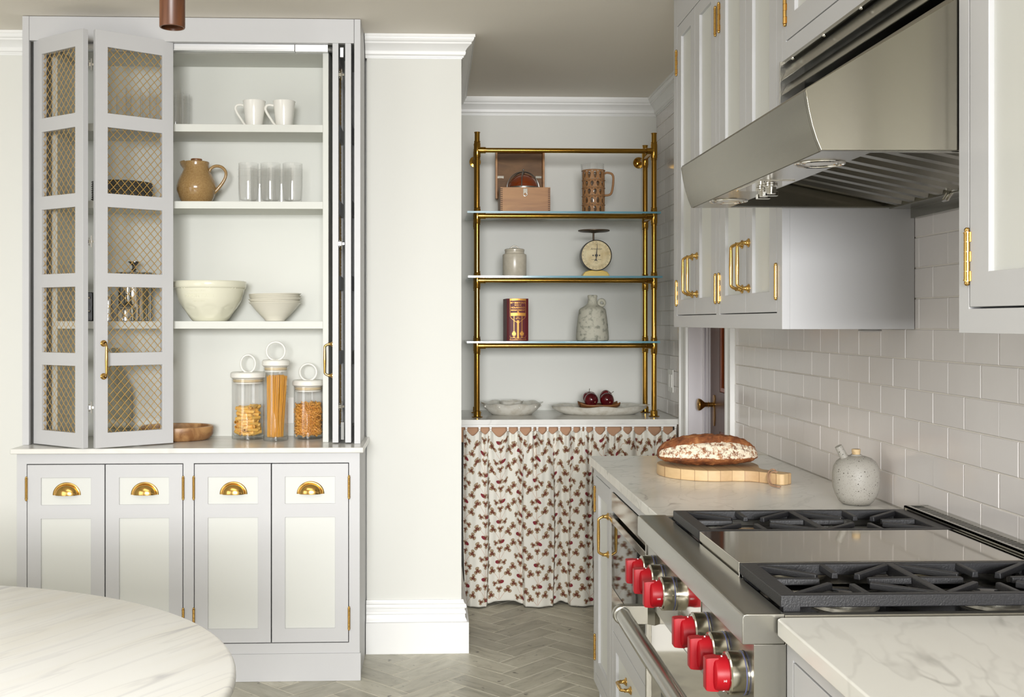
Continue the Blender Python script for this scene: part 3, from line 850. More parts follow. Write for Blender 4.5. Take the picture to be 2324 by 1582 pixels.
# dark plates behind the mesh
PLATE = mat('dark_stoneware', (84, 83, 72), 0.35)
pm_ = MB(); pm_.lathe([(0, 0), (.062, 0), (.066, .003), (.098, .010), (.120, .0135), (.1215, .0148), (.120, .0155), (.096, .0125), (.066, .0055), (0, .004)], n=48)
pmesh = pm_.mesh('plate', PLATE)
for i in range(9):
    o = inst('plate', pmesh, Matrix.Translation((xY(278, 4.525) + random.uniform(-.001, .001), 4.525 + random.uniform(-.001, .0), S2 + i * .0088)))
    tag(o, 'dark grey plate, %s in the stack behind the brass mesh' % ['lowest', 'second from the bottom', 'third from the bottom', 'fourth from the bottom', 'in the middle', 'fourth from the top', 'third from the top', 'second from the top', 'topmost'][i], 'plate', 'stacked dark plates')

# mixing bowl
BOWL = mat('cream_glaze', (226, 224, 204), 0.16)
xb_, Ybw = xY(476.7, 4.5), 4.5; s = px(4.5)
t = thing('mixing_bowl', 'large cream mixing bowl with embossed maker lettering on the third shelf', 'bowl', (xb_, Ybw, S3))
nA, prof = 96, [(0, 0), (37, 0), (39, 1.5), (44, 7), (54, 19), (63, 33), (70, 48), (74, 62), (76, 70), (76.5, 72.5), (79.5, 75), (80.5, 78), (80.6, 88), (79, 89.5), (76, 88), (72, 60), (60, 30), (40, 8), (0, 6)]
# resample densely for the dimples
pr = []
for i in range(len(prof) - 1):
    k = 5 if i < 9 else 2
    for j in range(k):
        q = j / k; pr.append((prof[i][0] + (prof[i + 1][0] - prof[i][0]) * q, prof[i][1] + (prof[i + 1][1] - prof[i][1]) * q))
pr.append(prof[-1])
vs = []; fs = []; outer = 5 * 9
for i, (r, z) in enumerate(pr):
    for k in range(nA):
        a = 2 * PI * k / nA; rr = r
        if i < outer:
            # ovals sunk into the lower wall, and notches under the rim
            da = ((a + PI / 2 + .21) / (2 * PI / 8)) % 1 - .5
            e = (da / .40) ** 2 + ((z - 23) / 15.5) ** 2
            if e < 1: rr -= 2.6 * (1 - e) ** .6
        vs.append((rr * s * math.cos(a), rr * s * math.sin(a), z * s))
for i in range(len(pr) - 1):
    for k in range(nA):
        k2 = (k + 1) % nA; fs.append((i * nA + k, i * nA + k2, (i + 1) * nA + k2, (i + 1) * nA + k))
b = MB(); b.add(vs, fs); obj('body', b, BOWL, t, local=True, angle=60)
b = MB()
for k in range(8):
    a = -PI / 2 - .21 - .43 + k * PI / 4
    pts = []
    for j in range(9):
        q = -1 + 2 * j / 8; aa = a + q * .06; rr = (78.4 - 1.0 * abs(q)) * s; pts.append((rr * math.cos(aa), rr * math.sin(aa), (72 + 6.0 * (1 - q * q)) * s))
    b.tube(pts, .0016, 6)
obj('rim_notch', b, BOWL, t, local=True)
def wrap_text(body, size, z, rad, parent, mt, ext=.0007, name='lettering', a0=0.0, spacing=1.0):
    me = text_mesh(name, body, size, mt, ext, spacing=spacing)
    for v in me.vertices:
        x, y, d = v.co; zz = z + y
        R = rad(zz); a = -PI / 2 + a0 + x / R
        v.co = ((R + d) * math.cos(a), (R + d) * math.sin(a), zz)
    o = bpy.data.objects.new(name, me); COL.objects.link(o); o.parent = parent; return o
def rad_bowl(z):
    z /= s
    for (r0, z0), (r1, z1) in zip(prof[1:10], prof[2:11]):
        if z0 <= z <= z1: return (r0 + (r1 - r0) * (z - z0) / (z1 - z0)) * s
    return 74 * s
wrap_text('MASON CASH', .0185, 55 * s, rad_bowl, t, BOWL, .0012, a0=-.165, spacing=1.12)
wrap_text('THE ORIGINAL', .0085, 66.5 * s, rad_bowl, t, BOWL, .0009, a0=-.165, spacing=1.2)
wrap_text('SINCE 1800', .0085, 44 * s, rad_bowl, t, BOWL, .0009, a0=-.165, spacing=1.2)
b = MB()
for zz in (60.5, 49.5):
    pts = [((rad_bowl(zz * s) + .0004) * math.cos(-PI / 2 - .165 + q * .036), (rad_bowl(zz * s) + .0004) * math.sin(-PI / 2 - .165 + q * .036), zz * s) for q in range(-10, 11)]
    b.tube(pts, .0008, 5)
obj('lettering_rule', b, BOWL, t, local=True)

# nested cream bowls
CB = mat('cream_bowl', (224, 220, 206), 0.28)
s = px(4.52)
bm_ = MB(); pr = [(0, 0), (21, 0), (22.5, 1), (23, 3), (33, 13), (44, 25), (53, 36), (58.6, 41.5), (58.2, 42.2), (52, 37.5), (43, 27.5), (32, 15.5), (20, 5), (0, 4)]
bm_.lathe([(r * s, z * s) for r, z in pr], n=48); bmesh_ = bm_.mesh('bowl', CB)
for i in range(6):
    o = inst('bowl', bmesh_, Matrix.Translation((xY(624.3, 4.52) + [0, .001, -.0012, .0005, -.0008, .0012][i], 4.52, S3 + i * .0072)) @ Matrix.Rotation([0, .012, -.01, .008, .006, -.016][i], 4, 'Y'))
    tag(o, ['lowest bowl of the stack of cream bowls on the third shelf', 'cream bowl nested second from the bottom in the stack', 'cream bowl nested third from the bottom in the stack', 'cream bowl nested third from the top in the stack', 'cream bowl nested second from the top in the stack', 'topmost bowl of the stack of cream bowls beside the mixing bowl'][i], 'bowl', 'stacked cream bowls')

# chrome pot and small chrome pots behind the mesh
t = thing('stockpot', 'tall chrome pot with flared lid and black knob behind the mesh, third shelf', 'pot', (xY(304, 4.552), 4.552, S3)); s = px(4.552)
b = MB(); b.lathe([(0, 0), (35, 0), (36.5, 2), (36.5, 104), (37.5, 106), (36, 106), (35, 100), (35, 4), (0, 3)], n=40); b.v = [(x * s, y * s, z * s) for x, y, z in b.v]; obj('body', b, CHROME, t, local=True)
b = MB(); b.lathe([(0, 104.6), (38, 105.6), (42, 107), (42.5, 108.5), (38, 110), (14, 112), (10, 114), (0, 114)], n=40); b.v = [(x * s, y * s, z * s) for x, y, z in b.v]; lid = obj('lid', b, CHROME, t, local=True)
b = MB(); b.lathe([(0, 113), (7, 114), (3.6, 119), (4, 124), (9.5, 130), (12.5, 132), (12.5, 134), (0, 134.5)], n=24); b.v = [(x * s, y * s * .6, z * s) for x, y, z in b.v]; obj('lid_knob', b, BLACK, lid, local=True)
t = thing('sugar_pot', 'small chrome lidded pot with dark cone knob in front of the tall pot', 'pot', (xY(286, 4.435), 4.435, S3)); s = px(4.435)
b = MB(); b.lathe([(0, 0), (21, 0), (22.5, 1.5), (22.5, 30), (21.5, 31.5), (0, 31.5)], n=36); b.v = [(x * s, y * s, z * s) for x, y, z in b.v]; obj('body', b, CHROME, t, local=True)
b = MB(); b.lathe([(0, 31.6), (19, 32), (12, 35), (4.5, 42), (3, 54), (3.6, 60), (0, 62)], n=24); b.v = [(x * s, y * s, z * s) for x, y, z in b.v]; obj('lid', b, mat('dark_pewter', (96, 92, 80), 0.2, 1.0), t, local=True)
t = thing('milk_jug', 'slim chrome jug at the left edge behind the mesh, third shelf', 'jug', (xY(247, 4.45), 4.45, S3)); s = px(4.45)
b = MB(); b.lathe([(0, 0), (11, 0), (12, 1.5), (10, 30), (9, 52), (10.5, 60), (9.5, 60.5), (8, 50), (9, 4), (0, 3)], n=30); b.v = [(x * s, y * s, z * s) for x, y, z in b.v]; obj('body', b, CHROME, t, local=True)
b = MB(); b.tube([(-.017, 0, .10), (-.03, 0, .098), (-.034, 0, .07), (-.028, 0, .035), (-.018, 0, .03)], .0025, 8); obj('handle', b, CHROME, t, local=True)
b = MB()
xb2 = xY(208, 4.52)
t = thing('tool_box', 'narrow black clamped case seen in the gap of the folding doors, third shelf', 'case', (xb2, 4.52, S3))
b.box(-.014, .012, -.03, .03, 0, .118); obj('body', b, BLACK, t, local=True, bevel=.003)
b = MB(); b.cyl((-.006, -.034, .04), (.004, -.034, .04), .004, n=8); b.cyl((-.006, -.034, .095), (.004, -.034, .095), .004, n=8); obj('clamp', b, CHROME, t, local=True)

# stoneware bottle behind the mesh on the worktop
STO = mat('grey_green_stoneware', (158, 156, 134), 0.5, var=((128, 128, 108), 14, .4, .62))
Y = 4.545; s = px(Y); ZW = .9124
t = thing('stoneware_bottle', 'grey-green stoneware bottle behind the mesh on the marble worktop', 'bottle', (xY(262, Y), Y, ZW))
b = MB(); b.lathe([(r * s, z * s) for r, z in [(0, 0), (32, 0), (34.5, 2), (35, 60), (34.5, 108), (32, 118), (22, 142), (14, 160), (9, 176), (7.5, 190), (7.6, 198), (9.2, 199), (9.2, 204), (7.5, 205), (5.5, 203), (5, 190), (0, 188)]], n=40)
obj('body', b, STO, t, local=True, angle=60)

# round wooden tray
ACA = wood('acacia', (196, 154, 104), (134, 92, 54), stretch=(9, 2.2, 7), rings=2.2, rough=.4)
Y = 4.522
t = thing('wooden_bowl', 'shallow round wooden bowl half behind the mesh door on the worktop', 'bowl', (xY(401, Y), Y, ZW))
b = MB(); R = .150
b.lathe([(0, 0), (R * .80, 0), (R * .90, .006), (R * .985, .024), (R, .048), (R - .002, .056), (R - .007, .058), (R - .012, .055), (R - .014, .042), (R * .80, .012), (0, .010)], n=56, sy=.80)
obj('body', b, ACA, t, local=True)

# glass storage jars with white ring lids
PASTA = mat('pasta_yellow', (238, 190, 98), 0.45)
PAST2 = mat('pasta_amber', (232, 172, 66), 0.42)
LID = mat('lid_white', (236, 234, 226), 0.45)
BIR = mat('seal_wood', (216, 196, 158), 0.5)
BASEG = clear_glass('jar_base_glass', (0.97, 0.98, 0.975), 1.5, 0.9, (0.72, 0.74, 0.73))
def jar(u, Y, r, H, lidh, name_lb, ring_r, ring_w=1.0):
    t = thing('storage_jar', name_lb, 'jar', (xY(u, Y), Y, ZW), 'glass pasta jars with ring lids')
    b = MB(); bt = .015
    b.lathe([(r, .003), (r, H), (r - .001, H + .001), (r - .0028, H), (r - .003, bt + .006)], n=48); obj('glass_body', b, GLASSW, t, local=True)
    b = MB(); b.lathe([(0, 0), (r - .004, 0), (r, .003), (r, bt + .003), (r - .003, bt + .006), (r - .008, bt), (0, bt)], n=48); obj('glass_base', b, BASEG, t, local=True)
    b = MB(); b.lathe([(0, H - .022), (r - .006, H - .022), (r - .005, H - .018), (r - .006, H - .016)], n=40, m=0); b.lathe([(r - .008, H - .016), (r - .0042, H - .013), (r - .0042, H - .006), (r - .008, H - .004)], n=40, m=1)
    b.lathe([(r - .006, H - .004), (r - .004, H + .0)], n=40, m=0)
    obj('seal', b, [LID, BIR], t, local=True)
    b = MB(); b.lathe([(0, H + .001), (r + .001, H + .001), (r + .0055, H + .004), (r + .0062, H + lidh * .5), (r + .0055, H + lidh - .005), (r + .001, H + lidh), (0, H + lidh)], n=48)
    l = obj('lid', b, LID, t, local=True)
    b = MB(); b.ring((0, 0, H + lidh + ring_r - .002), ring_r, .0042, 'y', 40, 10, sx=ring_w); obj('lid_ring', b, LID, l, local=True)
    return t
jar(563, 4.548, .0665, .252, .025, 'widest storage jar, white lid with ring, filled with pasta tubes', .0365, .82)
jar(626, 4.475, .0505, .304, .026, 'tallest storage jar, slim, white ring lid, filled with spaghetti', .0375)
jar(699.5, 4.558, .0595, .218, .025, 'shortest storage jar, white ring lid, filled with small pasta spirals, by the folded door', .0345)
# rigatoni: each piece its own object
def riga():
    b = MB(); L, R = .046, .0072; n = 20; vs = []; fs = []
    rings = [(-L / 2, R, .9), (-L / 2, R - .0013, 1), (L / 2, R - .0013, 1), (L / 2, R, .9)]
    segs = []
    for (x, r, _) in [(-L / 2, R, 0), (L / 2, R, 0), (L / 2, R - .0014, 0), (-L / 2, R - .0014, 0)]:
        o = len(vs)
        for k in range(n):
            a = 2 * PI * k / n; rr = r * (1.03 if k % 2 else .97) if r == R else r
            vs.append((x + .30 * rr * math.cos(a), rr * math.cos(a), rr * math.sin(a)))
    for i in range(4):
        j = (i + 1) % 4
        for k in range(n): fs.append((i * n + k, i * n + (k + 1) % n, j * n + (k + 1) % n, j * n + k))
    b.add(vs, fs); return b.mesh('pasta_tube', PASTA)
RG = riga()
rnd = random.Random(5)
jc = Vector((xY(563, 4.548), 4.548, ZW))
placed = []
for layer in range(9):
    z = .026 + layer * .0128
    for k in range(10):
        for tr in range(60):
            a = rnd.uniform(0, 2 * PI); rr = .066 * math.sqrt(rnd.uniform(.05, .75)); th_ = rnd.uniform(-.5, .5) + rnd.choice([0, .35, -.5, 1.2])
            c = Vector((rr * math.cos(a), rr * math.sin(a), z + rnd.uniform(-.002, .002) + (0.006 * rr * math.cos(a) / .06 if layer > 6 else 0)))
            d = Vector((math.cos(th_), math.sin(th_), 0)) * .023
            if max((c + d).xy.length, (c - d).xy.length) > .0545: continue
            if all((c - q).length > (.0145 if abs(q.z - c.z) > .007 else .0155) for q in placed): placed.append(c); break
        else: continue
        o = inst('pasta_tube', RG, Matrix.Translation(jc + c) @ Euler((rnd.uniform(0, 6), rnd.uniform(-.22, .22), th_)).to_matrix().to_4x4())
        tag(o, 'ridged yellow pasta tube lying in the widest storage jar', 'pasta', 'pasta tubes in the widest jar')
# spaghetti sheaf
b = MB(); jc = Vector((xY(626, 4.475), 4.475, ZW))
for i in range(210):
    a = rnd.uniform(0, 2 * PI); q = math.sqrt(rnd.random()); x0_, y0_ = .034 * q * math.cos(a), .030 * q * math.sin(a)
    x1_, y1_ = x0_ * 1.12 + .008 + .010 * rnd.uniform(-.6, 1), y0_ * 1.1
    ztop = .266 + rnd.uniform(-.006, .003) - .03 * max(0, x1_ - .02)
    b.cyl(jc + Vector((x0_ - .003, y0_, .016)), jc + Vector((x1_ - .006, y1_, ztop)), .00115, n=4)
b.cyl(jc + Vector((.012, -.02, .10)), jc + Vector((.043, -.012, .205)), .0009, n=5)
top('spaghetti', b, PAST2, 'sheaf of dry spaghetti standing in the tall slim jar', 'pasta', kind='stuff')
# fusilli
def fus(b, M):
    L, R = .034, .0058
    for s_ in (0, PI):
        vs = []; fs = []; n = 14
        for i in range(n + 1):
            t_ = i / n; a = s_ + t_ * 4.0 * PI; x = (t_ - .5) * L
            vs += [M @ Vector((x, R * math.cos(a), R * math.sin(a))), M @ Vector((x, -.0004 * math.cos(a), -.0004 * math.sin(a)))]
        for i in range(n): fs.append((2 * i, 2 * i + 1, 2 * i + 3, 2 * i + 2))
        b.add(vs, fs)
b = MB(); jc = Vector((xY(699.5, 4.558), 4.558, ZW))
for i in range(620):
    z = .019 + rnd.random() * .126; q = rnd.choice([.9, .95, 1]) if rnd.random() < .8 else rnd.random()
    if z > .13: q = rnd.random()
    a = rnd.uniform(0, 2 * PI); r_ = .0500 * q
    M = Matrix.Translation(jc + Vector((r_ * math.cos(a), r_ * math.sin(a), z))) @ Matrix.Rotation(a + PI / 2 + rnd.uniform(-.3, .3), 4, 'Z') @ Matrix.Rotation(rnd.uniform(-.7, .7), 4, 'Y') @ Matrix.Rotation(rnd.uniform(0, 6), 4, 'X')
    fus(b, M)
b.lathe([(0, .017), (.046, .017), (.047, .03), (.047, .128), (.03, .135), (0, .136)], tuple(jc), 24)
top('pasta_spirals', b, mat('pasta_spiral', (230, 168, 76), 0.45), 'heap of small amber pasta spirals in the shortest jar', 'pasta', kind='stuff')
# socket plate behind the jars
t = thing('socket_plate', 'white socket plate on the cupboard back behind the slim jar', 'socket', (xY(648, YBK), YBK - .0005, zY(931, YBK)))
b = MB(); b.box(-.036, .036, -.005, 0, -.056, .056); obj('plate', b, WHITE, t, local=True, bevel=.002)
b = MB(); b.box(-.017, .017, -.007, -.005, -.034, .034); obj('insert', b, WHITE, t, local=True, bevel=.001)
b = MB(); b.box(-.014, -.010, -.0075, -.007, -.003, .003); obj('pilot', b, BLACK, t, local=True)

# ================================================================== PENDANT, TABLE, CHAIR
WAL = wood('walnut', (112, 68, 40), (76, 44, 26), stretch=(9, 9, .8), rough=.35, rings=4)
Yp = 2.6; rp = 28.3 * px(Yp)
zb_ = zY(63, Yp, 391)
t = thing('pendant_lamp', 'dark walnut cylinder pendant lamp hanging above the marble table', 'lamp', (xY(391, Yp), Yp, zb_))
b = MB(); b.lathe([(rp - .006, .02), (rp - .004, 0), (rp - .001, 0), (rp, .002), (rp, .33), (rp - .002, .335), (0, .335)], n=40); b.lathe([(0, .06), (rp - .006, .06), (rp - .006, .02)], n=40); obj('shade', b, WAL, t, local=True)
b = MB(); b.cyl((0, 0, .335), (0, 0, CZ - zb_ - .02), .003, n=8); obj('cord', b, BLACK, t, local=True)
b = MB(); b.lathe([(0, CZ - zb_ - .02), (.05, CZ - zb_ - .02), (.055, CZ - zb_ - .001), (0, CZ - zb_ - .001)], n=32); obj('ceiling_rose', b, WAL, t, local=True)
tc_ = (-1.36, 1.93)
t = thing('dining_table', 'oval white marble dining table in the near left corner', 'table', (tc_[0], tc_[1], 0))
b = MB(); vs = []; A_, B_ = 1.0, .825
pf = [(.985, .722), (.995, .724), (1.0, .731), (1.0, .741), (.9965, .747), (.990, .750)]
n = 128
for (k, z) in pf:
    for i in range(n):
        a = 2 * PI * i / n; off = (1 - k)
        vs.append(((A_ - off) * math.cos(a), (B_ - off) * math.sin(a), z))
fs = [(j * n + i, j * n + (i + 1) % n, (j + 1) * n + (i + 1) % n, (j + 1) * n + i) for j in range(len(pf) - 1) for i in range(n)]
fs.append(tuple(range(n - 1, -1, -1))); fs.append(tuple((len(pf) - 1) * n + i for i in range(n)))
b.add(vs, fs); obj('tabletop', b, M_TABLE, t, local=True, angle=50)
for sx in (-1, 1):
    for sy in (-1, 1):
        b = MB(); b.cyl((sx * .935 * .99, sy * .19, .7215), (sx * .80, sy * .16, .0), .017, .012, 16); obj('leg', b, WHITE, t, local=True)
b = MB(); b.box(-.9, .9, -.03, .03, .70, .7215); b.box(-.95, -.9, -.2, .2, .70, .7215); b.box(.9, .95, -.2, .2, .70, .7215); obj('underframe', b, WHITE, t, local=True)
# chair beyond the table, only its back rail peeks over the top
tw_ = WY(0, 1316, 3.2)
t = thing('dining_chair', 'brown wooden chair beyond the marble table at the left edge', 'chair', (tw_.x - .22, 3.05, 0))
CHW = wood('chair_wood', (150, 110, 84), (120, 84, 62), stretch=(1, 9, 9))
zt2 = tw_.z + .006
b = MB(); pts = [(-.24 + .48 * i / 12, .02 + .13 * math.sin(PI * i / 12), zt2 - .02 - (0.045 * abs(i - 6) ** 4 / 1296)) for i in range(13)]
b.tube(pts, .02, 12, flat=.7); obj('back_rail', b, CHW, t, local=True)
b = MB(); b.lathe([(0, .43), (.21, .43), (.22, .44), (.22, .455), (.21, .462), (0, .46)], (0, -.06, 0), 32); obj('seat', b, CHW, t, local=True)
for sx in (-1, 1):
    b = MB(); b.tube([(sx * .2, .09, 0), (sx * .20, .07, .44), (sx * .22, .06, zt2 - .04)], [.013, .016, .012], 12); obj('leg', b, CHW, t, local=True)
    b = MB(); b.cyl((sx * .19, -.24, 0), (sx * .15, -.2, .435), .012, .016, 12); obj('leg', b, CHW, t, local=True)

# ================================================================== ALCOVE: counter, curtain
ZA = .922; YF = 5.278
b = MB(); b.prism([(XP + .002, YF), (1.199, YF), (1.199, 5.32), (XR - .001, 5.32), (XR - .001, YA - .001), (XP + .002, YA - .001)], ZA - .026, ZA, 'z')
top('marble_worktop', b, M_HUTCH, 'narrow marble slab in the alcove carrying the brass shelf stand', 'worktop', loc=(.66, 5.57, ZA - .026), bevel=.0015)
b = MB(); b.box(XP + .002, 1.19, YF + .008, YF + .03, ZA - .033, ZA - .0265); b.box(XP + .002, 1.19, YF + .013, YF + .03, ZA - .0375, ZA - .033)
top('worktop_apron', b, TRIM, 'white grooved strip under the front of the alcove marble', 'trim', bevel=.001)
RAW = mat('raw_timber', (196, 152, 118), 0.7)
b = MB(); b.box(XP + .003, 1.19, YF + .10, YF + .12, ZA - .12, ZA - .027)
b.box(XP + .003, 1.19, YF + .12, YA - .002, ZA - .045, ZA - .027)
top('support_rail', b, RAW, 'bare pinkish timber rail behind the top of the floral curtain', 'rail')
YCU = YF + .055
cur = thing('curtain', 'gathered cream curtain printed with brown clovers under the alcove worktop', 'curtain', (.65, YCU, .0))
hooks_u = [1058, 1088, 1113, 1152, 1177, 1207.5, 1218.5, 1242, 1268, 1298, 1318, 1327, 1347, 1374, 1411, 1435, 1467, 1501, 1531]
hx = [xY(u, YCU) for u in hooks_u]
zt0 = zY(975, YCU, 1200)
KEY = [(1052, .004), (1066, -.030), (1085, -.040), (1104, -.028), (1110, .012), (1130, .030), (1165, .026), (1184, .010), (1190, -.030), (1222, -.046), (1254, -.034), (1260, .008), (1277, .030), (1290, .012), (1296, -.028), (1319, -.044), (1342, -.026), (1348, .012), (1370, .030), (1392, .010), (1400, -.028), (1420, -.040), (1442, -.02), (1450, .02), (1475, .03), (1490, -.02), (1512, -.036), (1534, -.006)]
KX = [xY(u, YCU) for u, _ in KEY]; KV = [v for _, v in KEY]
def interp(x, X, V):
    if x <= X[0]: return V[0]
    for i in range(len(X) - 1):
        if x <= X[i + 1]:
            q = (x - X[i]) / (X[i + 1] - X[i]); q = q * q * (3 - 2 * q); return V[i] + (V[i + 1] - V[i]) * q
    return V[-1]
def pleat(x):
    """0 at a hook, 1 midway between hooks"""
    for i in range(len(hx) - 1):
        if hx[i] <= x <= hx[i + 1]:
            return math.sin(PI * (x - hx[i]) / (hx[i + 1] - hx[i])), (hx[i + 1] - hx[i]), i
    return 0.0, .03, 0
CX0, CX1 = xY(1052, YCU), xY(1534.5, YCU)
def cur_pt(x, w):
    """x across, w = 0 top .. 1 hem"""
    pl, gap, i = pleat(x)
    k = min(1.0, w / .35); k = k * k * (3 - 2 * k)
    yb = interp(x, KX, KV)
    yt = -.010 + (.020 if i % 2 else -.016) * pl + .006 * math.sin(x * 190) * (1 - min(1, w * 6))
    fine = .006 * math.sin(x * 140 + 3 * w) * (1 - w) + .004 * math.sin(x * 63 + 1.3 + w * 2)
    y = yt * (1 - k) + yb * (0.72 + .28 * w) * k + fine
    ztop = zt0 - min(.034, gap * .42) * (pl ** 1.3)
    zbot = .006 + (0.014 if yb > 0 else 0) * min(1, abs(yb) / .03) + .002 * math.sin(x * 37)
    z = ztop + (zbot - ztop) * w
    return Vector((x + .006 * math.sin(w * 5 + x * 20) * w, YCU + y, z))
NX, NZ = 900, 110
vs = []; fs = []
xs = [CX0 + (CX1 - CX0) * i / NX for i in range(NX + 1)]
for j in range(NZ + 1):
    w = (j / NZ) ** 1.15
    for x in xs: vs.append(cur_pt(x, w))
for j in range(NZ):
    for i in range(NX): fs.append((j * (NX + 1) + i, j * (NX + 1) + i + 1, (j + 1) * (NX + 1) + i + 1, (j + 1) * (NX + 1) + i))
b = MB(); b.add(vs, fs)
CLOTH = mat('curtain_cotton', (236, 234, 224), 0.85, bump=(240, .25, .0015, (1, 1, 1)))
co = obj('cloth', b, CLOTH, cur, angle=180)
sm = co.modifiers.new('thick', 'SOLIDIFY'); sm.thickness = .0006; sm.offset = 0
# arc-length table so the print keeps its width round the folds
SL = [0.0]
for i in range(NX):
    p, q = cur_pt(xs[i], .7), cur_pt(xs[i + 1], .7); SL.append(SL[-1] + (q - p).xy.length)
def x_of_s(sv):
    if sv <= 0 or sv >= SL[-1]: return None
    lo, hi = 0, NX
    while hi - lo > 1:
        m = (lo + hi) // 2
        if SL[m] <= sv: lo = m
        else: hi = m
    return xs[lo] + (xs[hi] - xs[lo]) * (sv - SL[lo]) / max(1e-9, SL[hi] - SL[lo])
HT = zt0
def on_cloth(sv, zv, lift):
    x = x_of_s(sv)
    if x is None: return None
    w = (HT - zv) / HT
    if w < 0.015 or w > .992: return None
    p = cur_pt(x, w); e = .0012
    tx = cur_pt(x + e, w) - cur_pt(x - e, w); tz = cur_pt(x, min(1, w + .004)) - cur_pt(x, max(0, w - .004))
    nn = tz.cross(tx).normalized()
    if nn.y > 0: nn = -nn
    return p + nn * lift
PR = MB()
def patch(poly, m, lift, rings=3):
    """filled outline given in (s,z) cloth coordinates, tessellated so that it follows the folds"""
    cx_ = sum(p[0] for p in poly) / len(poly); cz_ = sum(p[1] for p in poly) / len(poly)
    n = len(poly); vs = [on_cloth(cx_, cz_, lift)]
    for r in range(1, rings + 1):
        q = r / rings
        for p in poly: vs.append(on_cloth(cx_ + (p[0] - cx_) * q, cz_ + (p[1] - cz_) * q, lift))
    if any(v is None for v in vs): return
    fs = [(0, 1 + i, 1 + (i + 1) % n) for i in range(n)]
    for r in range(rings - 1):
        for i in range(n):
            i2 = (i + 1) % n; fs.append((1 + r * n + i, 1 + (r + 1) * n + i, 1 + (r + 1) * n + i2, 1 + r * n + i2))
    PR.add(vs, fs, m)
def petal(cx_, cz_, ang, L, W, m, lift):
    pts = []
    for i in range(12):
        a = 2 * PI * i / 12; x = .5 * L * (1 - math.cos(a)); y = .5 * W * math.sin(a) * (1 - .25 * math.cos(a))
        pts.append((cx_ + x * math.cos(ang) - y * math.sin(ang), cz_ + x * math.sin(ang) + y * math.cos(ang)))
    patch(pts, m, lift + .0005, 3)
def clover(cx_, cz_, ang, L=.0185, full=True):
    for k, da in enumerate((0, 2.05, -2.05)):
        petal(cx_, cz_, ang + da, L * (1.12 if k == 0 else 1), L * .98, 3, .0012)
        petal(cx_, cz_, ang + da, L * (1.12 if k == 0 else 1) * .95, L * .90, 0, .0013)
        petal(cx_, cz_, ang + da, L * .56, L * .56, 1, .0016)
def stem(pts):
    P = []
    for i in range(len(pts) - 1):
        for k in range(6):
            q = k / 6; P.append((pts[i][0] + (pts[i + 1][0] - pts[i][0]) * q, pts[i][1] + (pts[i + 1][1] - pts[i][1]) * q))
    P.append(pts[-1]); vs = []; 
    for i, p in enumerate(P):
        a = P[max(0, i - 1)]; c = P[min(len(P) - 1, i + 1)]; dx, dz = c[0] - a[0], c[1] - a[1]; l = math.hypot(dx, dz) or 1
        nx_, nz_ = -dz / l * .0006, dx / l * .0006
        vs += [on_cloth(p[0] + nx_, p[1] + nz_, .0010), on_cloth(p[0] - nx_, p[1] - nz_, .0010)]
    fs = []; ok = [v is not None for v in vs]
    idx = {}; out = []
    for i, v in enumerate(vs):
        if v is not None: idx[i] = len(out); out.append(v)
    for i in range(len(P) - 1):
        q = (2 * i, 2 * i + 1, 2 * i + 3, 2 * i + 2)
        if all(ok[j] for j in q): fs.append(tuple(idx[j] for j in q))
    if fs: PR.add(out, fs, 4)
def quad_curve(p0, p1, p2, n=7):
    return [((1 - t) ** 2 * p0[0] + 2 * t * (1 - t) * p1[0] + t * t * p2[0], (1 - t) ** 2 * p0[1] + 2 * t * (1 - t) * p1[1] + t * t * p2[1]) for t in [i / n for i in range(n + 1)]]
UN = .105 / 160
col = 0; s0 = .012
while s0 < SL[-1] + .05:
    z0 = HT - .03 + (0.035 if col % 2 else 0); k = 0
    while z0 > -.1:
        d = 1 if (k + col) % 2 else -1
        P = lambda a, c: (s0 + d * a * UN, z0 - c * UN)
        stem(quad_curve(P(14, 0), P(2, 40), P(-4, 165)))
        stem(quad_curve(P(-2, 150), P(-40, 108), P(-62, 100)))
        stem(quad_curve(P(-2, 150), P(30, 92), P(62, 72)))
        clover(*P(-2, 58), -PI / 2, .0165)
        clover(*P(-64, 98), PI / 2 + .15 * d, .020)
        clover(*P(60, 70), PI / 2 - .2 * d, .020)
        clover(*P(-34, 14), PI * .75 if d > 0 else PI * .25, .0145)
        clover(*P(2, 0), PI / 2 + .9 * d, .013)
        c_ = P(17, 3)
        patch([(c_[0] + .0115 * math.cos(a), c_[1] + .0092 * math.sin(a)) for a in [2 * PI * i / 14 for i in range(14)]], 2, .0019, 3)
        z0 -= 160 * UN; k += 1
    s0 += .108; col += 1
pmats = [mat('print_tan', (168, 146, 118), .85), mat('print_brown', (112, 60, 44), .85), mat('print_berry', (134, 42, 52), .85), mat('print_outline', (138, 112, 88), .85), mat('print_stem', (190, 128, 88), .85)]
po = obj('print', PR, pmats, cur, smooth=False); po['kind'] = 'stuff'
# curtain track and gliders
b = MB(); b.box(XP + .003, 1.185, YCU - .016, YCU - .006, zt0 + .016, ZA - .0385); obj('curtain_track', b, RAW, cur)
for x in hx:
    b = MB(); b.box(x - .0042, x + .0042, YCU - .021, YCU - .017, zt0 - .004, zt0 + .016); b.box(x - .0056, x + .0056, YCU - .022, YCU - .016, zt0 + .009, zt0 + .017); 
    o = obj('glider', b, WHITE, cur, bevel=.0015)
    b = MB(); b.cyl((x, YCU - .0225, zt0 + .004), (x, YCU - .0205, zt0 + .004), .0017, n=8); obj('eyelet', b, DARK, o)

